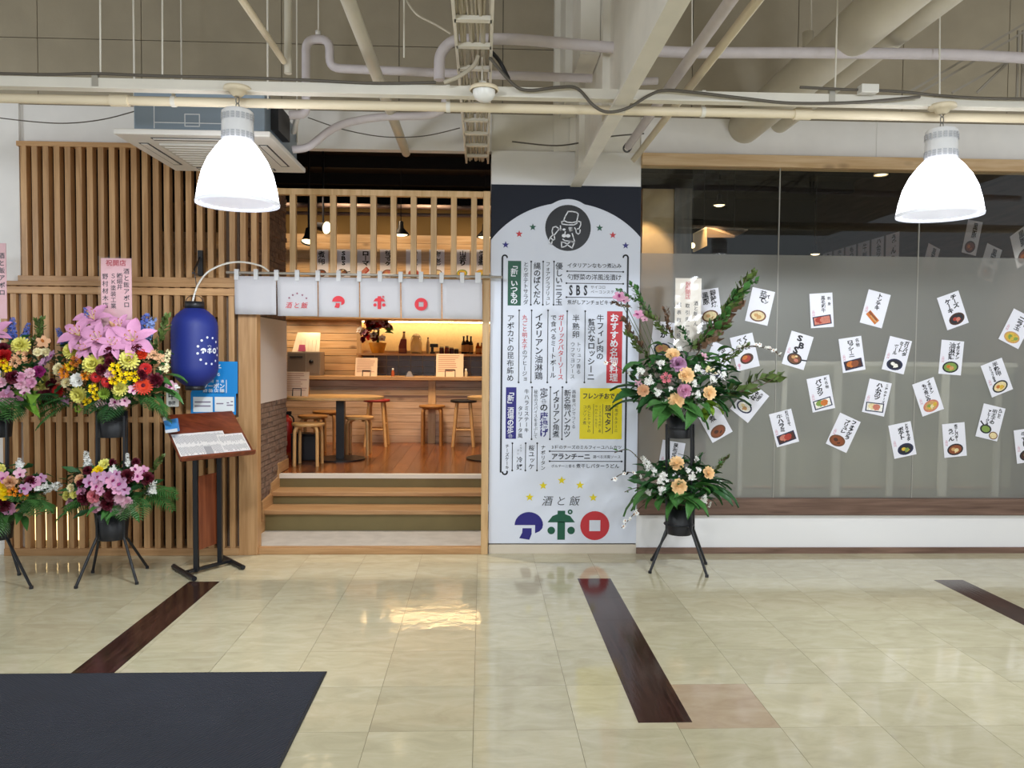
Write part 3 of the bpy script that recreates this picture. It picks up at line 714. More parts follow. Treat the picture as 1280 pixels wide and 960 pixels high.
RN = MB(); PN = Plane((0, yN-.014, 0), (1, 0, 0), (0, 0, 1))
def nz(px, py): p = at(px, py, yN); return (p.x, p.z)
for i in range(6):
    a0, a1 = at(NX[i]+.7, NT[i], yN), at(NX[i+1]-.7, NT[i]+.6, yN); b0, b1 = at(NX[i]+1.2, NB[i]+.3, yN), at(NX[i+1]-.2, NB[i]+1, yN)
    mb = MB(); nu, nv = 9, 5; vs = []
    for v in range(nv):
        for u in range(nu):
            p = a0.lerp(a1, u/(nu-1)).lerp(b0.lerp(b1, u/(nu-1)), v/(nv-1)); p.y += .007*sin(u*1.3+i*2)*(v/(nv-1)); vs.append(p)
    fs = [(v*nu+u, v*nu+u+1, (v+1)*nu+u+1, (v+1)*nu+u) for v in range(nv-1) for u in range(nu-1)]
    mb.add(vs, fs, True); o = mb.build('cloth_panel', M_cloth, nr); sd = o.modifiers.new('thick', 'SOLIDIFY'); sd.thickness = .003
    for px in (NX[i], (NX[i]+NX[i+1])/2) if i else (NX[i]+2.5, (NX[i]+NX[i+1])/2):
        c = at(px+(1 if not i else 0), NT[i]-3, yN)
        MB().box(c.x-.017, c.x+.017, yN-.014, yN+.014, c.z-.05, c.z+.035).build('tab', M_tab, nr)
c = at(596.5, NT[5]-3, yN); MB().box(c.x-.017, c.x+.03, yN-.014, yN+.014, c.z-.05, c.z+.035).build('tab', M_tab, nr)
x, z_ = nz(423.5, 377.5); logo_a(RN, PN, x, z_, sz(15)); x, z_ = nz(474.5, 378.5); logo_po(RN, PN, x, z_, sz(15.5)); x, z_ = nz(526.5, 380.5); logo_ro(RN, PN, x, z_, sz(15.5))
x0_, z_ = nz(357, 381.5); x1_, _ = nz(386, 382); hline(RN, PN, '酒と飯', x0_, x1_, z_, sz(8), .004, .2)
RN.build('lettering', mat('noren_red', 'd23a44', .8), nr, kind='stuff')
BN = MB()
for px, py in ((362, 372.5), (366.5, 369), (372, 367), (378.5, 369), (383.5, 373)): star(BN, PN, *nz(px, py), sz(1.6))
BN.build('lettering', mat('noren_dots', '8a4a62', .8), nr, kind='stuff')

# ================================================================== LANTERN, ITS BRACKET AND CORD
yL = YF-.27
lc = at(243.5, 434, yL); s_ = yL/FOC
hL = 96*s_/2; rL = 27.3*s_
lt = thing('lantern', 'long blue cylindrical paper lantern with white star ring, in front of the lattice', 'lantern', (lc.x, lc.y, lc.z-hL))
prof = []; nn = 44
for k in range(nn+1):
    t = -1+2*k/nn; rr = rL*(1-.62*max(0, (abs(t)-.45)/.55)**2.6); rr *= 1+.006*cos(k*pi)
    prof.append((rr, t*hL))
M_lant = mat('lantern_blue', '1c2c80', .55)
MB().lathe(lc, prof, 40).build('paper_body', M_lant, lt)
rt = rL*.42
MB().lathe(lc, [(rt*.2, hL-.005), (rt, hL-.006), (rt, hL+.05), (rt*.86, hL+.05), (rt*.8, hL+.01)], 20).build('top_ring', M_blackp, lt)
MB().lathe(lc, [(rt*.8, -hL-.03), (rt, -hL-.03), (rt, -hL+.006), (rt*.2, -hL+.006)], 20, cap0=True).build('bottom_ring', M_blackp, lt)
hp = MB(); hp.tube([lc+Vector((rt*.9*cos(a), 0, hL+.05+.05*sin(a))) for a in [k*pi/10 for k in range(11)]], .003, 6); hp.build('handle', M_black, lt)
LG = MB(); az0 = radians(57); zc_ = at(263, 438.5, yL).z-lc.z
PL0 = Plane((0, 0, 0), (1, 0, 0), (0, 1, 0))
for k in range(12): a = 2*pi*k/12+.2; disc(LG, PL0, .095*cos(a), .105*sin(a), .0095, n=8, lift=0)
logo_a(LG, PL0, -.05, 0, .044, 0); logo_po(LG, PL0, 0, 0, .044, 0); logo_ro(LG, PL0, .05, 0, .044, 0)
for k in range(3): star(LG, PL0, -.012+.012*k, .036+.004*(k == 1), .006, 0)
LG.v = [lc+Vector(((rL*1.012)*sin(az0+p.x/rL), -(rL*1.012)*cos(az0+p.x/rL), zc_+p.y)) for p in LG.v]
LG.build('lettering', mat('lantern_white', 'e8ecf4', .6), lt, kind='stuff')
bk = MB(); b0 = at(250.5, 313, YF-.05); b1 = at(250.5, 345, YF-.05)
bk.box(b0.x-.02, b0.x+.02, YF-.06, YF-.036, b1.z, b0.z)
bk.bar(b0+Vector((0, -.01, -.06)), Vector((lc.x, yL, b1.z+.02)), .012); bk.bar(b1+Vector((0, -.01, .0)), Vector((lc.x-.0, yL-.03, b1.z+.0)), .012)
bk.tube(smooth_path([Vector((lc.x, yL, b1.z+.02)), Vector((lc.x+.015, yL, b1.z-.1)), Vector((lc.x, yL, lc.z+hL+.1))]), .003, 6)
tag(bk.build('lantern_bracket', M_black), 'small black bracket fixed to the lattice above the blue lantern', 'bracket')
cd = MB(); cd.tube(smooth_path([lc+Vector((-.03, 0, hL+.045)), at(240, 379, yL), at(247, 357, yL), at(260, 340, yL-.05), at(281, 330, yL), at(302, 327.5, yL+.05), at(325, 332, yL+.1), at(336, 339, yN+.02)]), .0075, 8)
tag(cd.build('white_cable', mat('white_cord', 'e6e2da', .5)), 'white cable arching from the lantern top to the curtain rod', 'cable')

# ================================================================== OVERHEAD: RAIL, LAMPS, PIPES
Yr = 4.4
ra, rb = at(-60, 99.5, Yr), at(1340, 130, Yr)
ra0, rb0 = ra, rb; ra, rb = ra0.lerp(rb0, -.45), ra0.lerp(rb0, 1.45)
rl = thing('lighting_rail', 'long painted steel channel rail crossing the corridor, carrying both lamps', 'rail', ra.lerp(rb, .5))
MB().hexa([ra+Vector(v) for v in ((0,-.004,-.03),(0,.004,-.03),(0,.004,.026),(0,-.004,.026))], [rb+Vector(v) for v in ((0,-.004,-.03),(0,.004,-.03),(0,.004,.026),(0,-.004,.026))]).build('web', M_steelw, rl)
MB().hexa([ra+Vector(v) for v in ((0,-.03,-.038),(0,.035,-.038),(0,.035,-.03),(0,-.03,-.03))], [rb+Vector(v) for v in ((0,-.03,-.038),(0,.035,-.038),(0,.035,-.03),(0,-.03,-.03))]).build('lip', M_steelw, rl)
def railpt(px): t = (px+60)/1400; return ra0.lerp(rb0, t)
for px in (111, 583, 1026):
    p = railpt(px); MB().box(p.x-.016, p.x+.016, Yr-.012, Yr+.012, p.z-.03, p.z+.055).build('hanger_clip', mat('galvanised', 'bdb9b0', .35, .6), rl)
for px in (117, 583, 1030):
    p = railpt(px); o = MB().tube([p+Vector((0, 0, .05)), Vector((p.x+.01, p.y, ztop))], .005, 6).build('hanger_rod', M_steelw, rl)
def cable(name, label, pts, r, m, cat='cable', n=6, k=6):
    o = MB().tube(smooth_path(pts, k), r, n).build(name, m); return tag(o, label, cat)
M_cab = mat('grey_cable', '5d574f', .6); M_cabl = mat('light_cable', 'b9b09f', .6)
cable('cable', 'dark cable lying on the lighting rail from the photo edge to the cable ladder', [at(px, py, Yr-.015) for px, py in ((-40, 91), (60, 93), (120, 92), (200, 95), (300, 97), (380, 100), (470, 104), (545, 103))], .008, M_cab)
cable('cable', 'dark cable looping under the steel beam beside the lighting rail', [at(px, py, Yr-.05) for px, py in ((612, 72), (640, 104), (660, 113), (700, 109), (722, 111), (742, 132), (760, 140), (785, 135), (810, 120), (832, 113), (880, 117), (930, 123), (990, 129), (1070, 128), (1150, 121))], .009, M_cab)
cable('cable', 'light cable running along the lighting rail beside the second lamp', [at(px, py, Yr-.03) for px, py in ((1000, 109), (1060, 112), (1120, 114), (1180, 120), (1240, 123), (1330, 124))], .008, M_cab)
cable('cable', 'thin grey cable sagging across the white wall, left of the air conditioner', [at(px, py, 5.6) for px, py in ((-20, 145), (40, 152), (85, 154), (130, 149), (172, 138))], .004, M_cab)
cable('cable', 'thin loose cable sagging from the wrapped pipe to the cable ladder', [at(px, py, 5.9) for px, py in ((385, 147), (430, 162), (480, 171), (530, 170), (575, 160))], .004, M_cab)
cable('cable', 'bundle of pale cables dropping from the cable ladder onto the rail', [at(px, py, 4.3) for px, py in ((598, 70), (592, 82), (575, 95), (555, 103))], .012, M_cabl)
cable('cable', 'pair of thin cables hanging between the column and the black conduit end', [at(px, py, 6.2) for px, py in ((640, 177), (690, 182), (722, 179), (760, 171), (805, 167))], .006, M_cab)
cable('cable', 'loose thin cable dropping from the ceiling to the cable ladder', [at(px, py, 4.2) for px, py in ((505, -5), (520, 17), (545, 31), (563, 42))], .006, M_cabl)
cable('cable', 'black sleeved cable with a blue end beside the cable ladder', [at(px, py, 4.5) for px, py in ((612, 63), (624, 76), (636, 99))], .012, M_blackp)
# cream water pipe
pa, pb = at(-60, 121.5, 4.5), at(1340, 149.5, 4.5)
cp = thing('cream_pipe', 'straight cream pipe running below the lighting rail across the whole corridor', 'pipe', pa.lerp(pb, .5))
MB().tube([pa.lerp(pb, -.45), pa.lerp(pb, 1.45)], .026, 14).build('tube', M_cream, cp)
for px in (140, 988): p = pa.lerp(pb, (px+60)/1400); d = (pb-pa).normalized(); MB().tube([p-d*.05, p+d*.05], .033, 14).build('coupling', M_cream, cp)
for px in (205, 541, 861): p = pa.lerp(pb, (px+60)/1400); MB().tube([p-d*.012, p+d*.012], .031, 12).build('clip', M_steelw, cp); MB().bar(p+Vector((0, 0, .02)), p+Vector((0, -.02, .12)), .02, .006).build('clip_strap', M_steelw, cp)
# sensor dome under the rail
p = at(605, 114, 4.28); sd_ = thing('sensor_dome', 'small white domed ceiling sensor hanging under the rail beside the cable ladder', 'sensor', p)
MB().lathe(p, [(.075, 0), (.082, .006), (.075, .022), (.03, .03)], 24).build('ring', M_cream, sd_)
MB().lathe(p, [(.001, -.058), (.03, -.054), (.05, -.04), (.06, -.02), (.062, .003)], 24).build('dome', mat('dome_white', 'f0efec', .3), sd_)
MB().box(p.x-.012, p.x+.012, p.y-.01, p.y+.13, p.z+.02, p.z+.05).build('mount', M_steelw, sd_)

# ---- high-bay pendant lamps
M_shade = mat('lamp_shade', 'fafafa', .4, emit='f6f8ff', es=6.5); M_rim = mat('lamp_rim', 'f4f6ff', .4, emit='eef2ff', es=.35)
M_lens = mat('lamp_lens', 'eceff8', .3, emit='dfe4f6', es=.62)
M_house = mat('lamp_housing', 'eff0f4', .35); M_vent = mat('lamp_vent', 'b4b6bc', .5); M_bulb = mat('lamp_glow', 'ffffff', emit='ffffff', es=14)
M_chain = mat('chain', '8b8781', .3, .8)
def pendant(cxp, top, y0, y1, y2, wpx, label, rail_py, lean):
    s_ = Yr/FOC; b = at(cxp, y2, Yr-.02); H = (y2-y1)*s_; R = wpx/2*s_; hc = (y1-y0)*s_
    t = thing('pendant_lamp', label, 'lamp', b, 0, 'high bay pendant lamps')
    r0 = .088
    MB().lathe(b, [(R, .012), (R*.985, .03), (R*.95, H*.25), (R*.86, H*.5), (R*.72, H*.72), (R*.54, H*.9), (r0*1.08, H*1.0)], 40).build('shade', M_shade, t)
    MB().lathe(b, [(R*1.01, -.006), (R*1.02, .006), (R, .014), (R*.96, .01), (R*.9, .0)], 40).build('rim', M_rim, t)
    hs = MB().lathe(b, [(r0*1.02, H-.005), (r0*.98, H+hc*.06), (r0*.96, H+hc*.93), (r0*.8, H+hc)], 24, cap1=True).build('housing', M_house, t)
    v = MB()
    for k in range(20):
        a = 2*pi*k/20
        for z0 in (H+hc*.14, H+hc*.68):
            for q in range(3):
                c = b+Vector((r0*.985*cos(a), r0*.985*sin(a), z0+q*hc*.065)); tx = Vector((-sin(a), cos(a), 0))*.0095; n_ = Vector((cos(a), sin(a), 0))*.002; up = Vector((0, 0, hc*.028))
                v.add([c-tx-up+n_, c+tx-up+n_, c+tx+up+n_, c-tx+up+n_], [(0, 1, 2, 3)])
    o = v.build('vent_slots', M_vent, hs); o['kind'] = 'stuff'
    MB().lathe(b, [(R*.9, .004), (R*.6, -.002), (.001, -.004)], 40).build('bottom_lens', M_lens, t)
    MB().lathe(b, [(.001, H*.45), (.05, H*.5), (.06, H*.7), (.03, H*.9)], 16).build('bulb', M_bulb, t)
    ch = MB(); zt_ = at(cxp, rail_py, Yr).z; z = b.z+H+hc
    while z < zt_:
        ch.tube([Vector((b.x+.009*cos(a), b.y, z+.02+.02*sin(a))) for a in [k*pi/5 for k in range(11)]], .003, 5); z += .034
    ch.build('chain', M_chain, t, kind='stuff')
    zz = at(cxp, rail_py-10, Yr).z
    MB().lathe((b.x, b.y, 0), [(.02, zt_-.002), (.035, zt_+.01), (.045, zz-.018), (.075, zz-.012), (.072, zz+.006), (.02, zz+.012)], 20, cap0=True, cap1=True).build('canopy', M_cream, t)
    light('pendant_light', 'SPOT', b+Vector((0, 0, -.03)), 165*HALL, COOL, (0, 0, 0), spot_size=radians(180), spot_blend=.12, shadow_soft_size=.12)
    return t
pendant(297.5, 0, 142, 182, 255, 97, 'glowing white bell pendant lamp in front of the air conditioner and lattice', 122, 0)
pendant(1174, 0, 162, 202, 269, 99, 'glowing white bell pendant lamp in front of the shop window', 144, 0)

# ---- wrapped pipes
def pipe(name, label, pts, r, m, n=12, k=1, cat='pipe', clamp=None):
    o = MB().tube(smooth_path(pts, k) if k > 1 else pts, r, n).build(name, m); return tag(o, label, cat)
def bend(pts, rad=.06, n=5):
    pts = [Vector(p) for p in pts]; out = [pts[0]]
    for a, b, c in zip(pts[:-2], pts[1:-1], pts[2:]):
        u = (a-b); v = (c-b); q = min(rad, u.length*.45, v.length*.45); p0 = b+u.normalized()*q; p1 = b+v.normalized()*q
        for i in range(n+1): t = i/n; out.append((1-t)**2*p0+2*t*(1-t)*b+t*t*p1)
    out.append(pts[-1]); return out
Yp = 5.3
pipe('wrapped_pipe', 'pale wrapped pipe rising from the air conditioner in a square loop', bend([at(362, 144, Yp), at(382.5, 143, Yp), at(382.5, 49, Yp), at(412, 49, Yp), at(412, 85, Yp), at(545, 91, Yp), at(740, 98, Yp)], .07), .029, M_lav)
pipe('wrapped_pipe', 'pale wrapped pipe curving up from the air conditioner side to the cable ladder', bend([at(366, 187, 5.5), at(385, 185, 5.5), at(420, 156, 5.5), at(470, 146, 5.5), at(535, 145, 5.5), at(556, 137, 5.5), at(557, 108, 5.5)], .12), .027, M_lav)
pipe('wrapped_pipe', 'pale wrapped pipe crossing high in front of the steel beam to the far right corner', bend([at(549, 100, 4.6), at(549.5, 66, 4.6), at(566, 50, 4.6), at(640, 48, 4.6), at(745, 58, 4.6), at(850, 66, 4.6), at(1030, 66, 4.6), at(1200, 68, 4.6), at(1340, 76, 4.6), at(1800, 96, 4.6)], .15), .032, M_lav)
pipe('wrapped_pipe', 'short pale wrapped pipe behind the beam, beside the diagonal conduits', bend([at(780, 102, 5.6), at(800, 102, 5.6), at(822, 101, 5.6)], .05), .027, M_lav)
def depthpipe(name, label, kx, dz, y0, y1, r, m, n=12, cat='pipe', cap=True):
    return pipe(name, label, [(kx*dz, y0, EYE+dz), (kx*dz, y1, EYE+dz)], r, m, n, cat=cat)
depthpipe('drain_pipe', 'stout painted pipe running back overhead into the dark opening above the entrance', -.388, 1.70, 2.5, 6.62, .037, M_duct)
depthpipe('brace_pipe', 'thin painted pipe running back overhead above the first lamp', -.69, 1.75, 2.5, 4.75, .019, M_cream)
pipe('riser_pipe', 'short vertical painted pipe dropping from the ceiling behind the rail', [at(360, -40, 4.8), at(360, 92, 4.8)], .023, M_duct)
depthpipe('round_duct', 'large painted round duct entering the white fascia above the shop window', 2.19/1.93, 1.93, 2.2, YF+.08, .138, M_duct, 28, 'duct')
depthpipe('round_duct', 'smaller painted round duct beside the large one overhead', 2.49/1.967, 1.967, 2.2, YF+.06, .082, M_duct, 20, 'duct')
depthpipe('conduit', 'square cream conduit running back overhead to the fascia, right of the steel beam', .765, 1.6, 2.4, 6.3, .03, M_cream, 4)
depthpipe('conduit', 'pale wrapped conduit with an open black end, right of the steel beam', .69, 1.62, 2.4, 6.0, .03, M_lav)
o = tag(MB().lathe((0, 0, 0), [(.02, 0), (.034, 0), (.034, .05)], 14).xf(Matrix.Translation((.69*1.62, 6.06, EYE+1.62))@Matrix.Rotation(pi/2, 4, 'X')).build('conduit_end', M_blackp), 'black open sleeve at the far end of the wrapped conduit', 'sleeve')
tb = thing('truss_brace', 'welded diagonal angle braces hanging in the top right corner', 'brace', at(1270, 100, 4.9))
M_br = mat('brace_steel', '8f887c', .5)
for a, b in (((1300, 18), (1135, 116)), ((1300, 28), (1150, 116)), ((1272, 70), (1190, 116)), ((1262, 76), (1221, 116))):
    MB().bar(at(*a, 4.9), at(*b, 4.9), .014).build('angle', M_br, tb)
for px in (1273, 1279): MB().bar(at(px, 38, 4.9), at(px-2, 122, 4.9), .012).build('post', M_br, tb)
for px, y0, y1, Y, lb in ((203, -40, 95, 4.6, 'thin painted hanger rod above the air conditioner'), (1014, -40, 42, 5.1, 'thin hanger rod ending in a small cylinder near the large duct'), (1174.5, 15, 118, 4.5, 'thin hanger rod above the second lamp'), (398, -40, 38, 5.3, 'thin hanger rod holding the square pipe loop'), (1070 / 1, -40, -10, 5.1, ''), (799, -80, 102, 5.6, 'thin hanger rod behind the beam holding the short wrapped pipe'), (865, -40, 58, 5.0, 'thin pale hanger rod between the two conduits'), (505, -40, 72, 4.4, 'thin pale strip hanging left of the cable ladder')):
    if lb: tag(MB().tube([at(px, y0, Y), at(px, y1, Y)], .005, 6).build('hanger_rod', M_steelw), lb, 'rod')
tag(MB().lathe(at(397.5, 41, 5.3)-Vector((0, 0, .0)), [(.001, -.02), (.018, -.012), (.018, .012), (.001, .02)], 12).build('pipe_hanger', mat('knob', 'd6d2cc', .3)), 'small round hanger ball above the square pipe loop', 'hanger')
p = at(1010, 50, 5.1); tag(MB().lathe(p, [(.035, -.05), (.035, .05), (.01, .058)], 16, cap0=True, cap1=True).build('hanging_sensor', M_duct), 'small grey cylinder hanging beside the large round duct', 'sensor')
p = at(1085, 112, 4.35); tag(MB().box(p.x-.05, p.x+.05, p.y-.03, p.y+.03, p.z-.024, p.z+.024).build('junction_box', mat('jbox', 'd9d6d0', .5), bevel=.004), 'small pale junction box on the rail beneath the round ducts', 'junction box')
# ---- cable ladder
zl = EYE+1.65; lx0, lx1 = -.152, .035
ld = thing('cable_ladder', 'cream cable ladder full of pale cables running overhead into the shop', 'cable ladder', ((lx0+lx1)/2, 4.5, zl))
for x in (lx0, lx1): MB().box(x-.008, x+.008, 2.3, 6.75, zl, zl+.07).build('side_rail', M_steelw, ld)
for k in range(13): MB().box(lx0, lx1, 2.55+k*.33, 2.59+k*.33, zl+.0, zl+.022).build('rung', M_steelw, ld)
cb = MB()
for k in range(15):
    x = lx0+.02+k*(lx1-lx0-.04)/14; ph = random.uniform(0, 6)
    cb.tube([(x+.012*sin(ph+j*.9), 2.3+j*.37, zl+.03+.008*cos(ph+j*1.7)) for j in range(13)], random.choice((.006, .008, .01)), 6)
cb.build('cables', M_cabl, ld, kind='stuff')

# ---- ceiling-hung cassette air conditioner
za = 3.03
n0, n1, f0, f1 = on(148, 168, za), on(340, 170, za), on(217, 215, za), on(378, 215, za)
ya0, ya1 = (n0.y+n1.y)/2, (f0.y+f1.y)/2; xa0, xa1 = (n0.x+f0.x)/2, (n1.x+f1.x)/2
ac = thing('air_conditioner', 'ceiling hung cassette air conditioner with a grey blue casing and white grille panel', 'air conditioner', ((xa0+xa1)/2, (ya0+ya1)/2, za))
M_acb = mat('ac_casing', '8d9cab', .4, .3); M_acp = mat('ac_panel', 'dedad4', .45); M_slot = mat('ac_slot', '26262a', .5)
MB().box(xa0+.1, xa1-.05, ya0+.06, ya1-.06, za+.035, za+.31).build('casing', M_acb, ac, bevel=.01)
MB().box(xa0, xa1, ya0, ya1, za, za+.035).build('panel', M_acp, ac, bevel=.008)
gr = MB().box(xa0+.2, xa1-.2, ya0+.2, ya1-.2, za-.014, za-.0005).build('grille', mat('ac_grille', 'c6c2bb', .6), ac)
for k in range(9): y = ya0+.24+k*.06; MB().box(xa0+.22, xa1-.22, y, y+.012, za-.018, za-.014).build('grille_bar', M_acp, gr)
for x0, x1, y0, y1 in ((xa0+.2, xa1-.2, ya0+.07, ya0+.13), (xa0+.2, xa1-.2, ya1-.13, ya1-.07), (xa0+.07, xa0+.13, ya0+.2, ya1-.2), (xa1-.13, xa1-.07, ya0+.2, ya1-.2)):
    o = MB().box(x0, x1, y0, y1, za-.003, za-.0005).build('air_slot', M_slot, ac)
    MB().box(x0+.01, x1-.01, y0+.01, y1-.03, za-.007, za-.003).build('louvre', M_acp, o)
yf_ = ya0+.056
lbm = MB(); PA = Plane((xa0+.1, yf_, za+.035), (1, 0, 0), (0, 0, 1)); wA = xa1-xa0-.15
for pts in ([(.13, .02), (.13, .21), (wA-.13, .21)], [(.13, .055), (wA-.13, .055)], [(.32, .035), (.32, .11), (.41, .11), (.41, .035), (.32, .035)]): stroke(lbm, PA, pts, .006, .001)
lbm.build('white_outline', mat('ac_outline', 'e2e6ea', .4), ac)
MB().box(xa1-.05, xa1+.0, ya0+.2, ya0+.5, za+.1, za+.27).build('valve_box', M_blackp, ac)
MB().tube([Vector((xa1+.0, ya0+.6, za+.2)), at(372, 144, Yp)], .02, 10).build('pipe_stub', M_whiteb, ac)
for x in (xa0+.09, xa1-.04):
    for y in (ya0+.1, ya1-.1): MB().tube([(x, y, za+.2), (x, y, ztop)], .006, 6).build('hanger_rod', M_steelw, ac)

# ================================================================== MENU CARDS ON THE WINDOW
M_card = mat('menu_card', 'e9e8f2', .55); M_cardb = mat('ink_brush', '1d1b22', .6); M_cardr = mat('ink_pink', 'c4587e', .6)
FOOD = {'brown': '8a4a2a', 'red': 'a8382c', 'tan': 'c99a63', 'cream': 'e2cf9f', 'green': '7f9a4a', 'yellow': 'd6b13c', 'pink': 'c77a68', 'navy': '23284a', 'black': '24242a', 'wood': '70452b', 'white': 'ece8e0', 'orange': 'c9722f', 'dark': '4a2a1d'}
for k in list(FOOD): mat('print_'+k, FOOD[k], .6, noise=.18, nscale=60)
def card(name, label, pl, w_, h_, lines, small, art, group, kind='menu card', extra=None):
    """pl: Plane centred on the card, seen from its front"""
    t = thing(name, label, kind, pl.p(0, -h_/2), 0, group)
    c = [pl.p(x, y, 0) for x, y in ((-w_/2, -h_/2), (w_/2, -h_/2), (w_/2, h_/2), (-w_/2, h_/2))]
    MB().slab(c, pl.n*.0012).build('paper', M_card, t)
    K = MB(); R_ = MB()
    for txt, x, y0, y1, size in lines: vline(K, pl, txt, x*w_, y0*h_, y1*h_, size*w_*1.12, .05, .0018)
    for txt, x, y0, y1, size in small: vline(R_, pl, txt, x*w_, y0*h_, y1*h_, size*w_, .0, .0018)
    K.build('lettering', M_cardb, t, kind='stuff')
    if small: R_.build('lettering', M_cardr, t, kind='stuff')
    lift = .002
    pics = {}
    for sh, col, x, y, a, b, rot in art:
        mb = pics.setdefault(col, MB()); lift += .0003
        if sh == 'o': disc(mb, pl, x*w_, y*h_, a*w_, b*w_, 18, lift, rot)
        else:
            q = [(-a, -b), (a, -b), (a, b), (-a, b)]; poly(mb, pl, [(x*w_+(p*cos(rot)-q_*sin(rot))*w_, y*h_+(p*sin(rot)+q_*cos(rot))*w_) for p, q_ in q], lift)
    for col, mb in pics.items(): mb.build('food_print', MATS['print_'+col], t)
    return t
def bowl(rim, inner, *tops, y=-.28, x=0): 
    a = [('o', rim, x, y, .36, .25, .12), ('o', inner, x, y, .29, .19, .12)]
    for i, c in enumerate(tops): a += [('o', c, x-.08+.13*i, y+.01-.03*(i % 2), .1, .075, .3*i), ('q', c, x+.1-.1*i, y-.05, .07, .03, .5+i)]
    return a
def tray(rim, inner, *tops, y=-.29):
    a = [('q', rim, 0, y, .4, .2, .1), ('q', inner, 0, y, .35, .155, .1)]
    for i, c in enumerate(tops): a += [('o', c, -.13+.2*i, y+.02, .17, .12, .2), ('q', c, -.05+.15*i, y-.04, .1, .05, .3)]
    return a
def skillet(y=-.26): return [('q', 'black', .38, y+.03, .14, .03, .15), ('o', 'black', -.03, y, .33, .25, 0), ('o', 'wood', -.03, y, .27, .2, 0), ('o', 'tan', -.1, y+.04, .09, .07, 0), ('o', 'pink', .05, y-.03, .1, .07, 0), ('o', 'cream', .02, y+.08, .06, .04, 0)]
PS = [('三四〇円', -.36, .02, -.16, .12)]
GW = 'handwritten menu cards on the shop window'
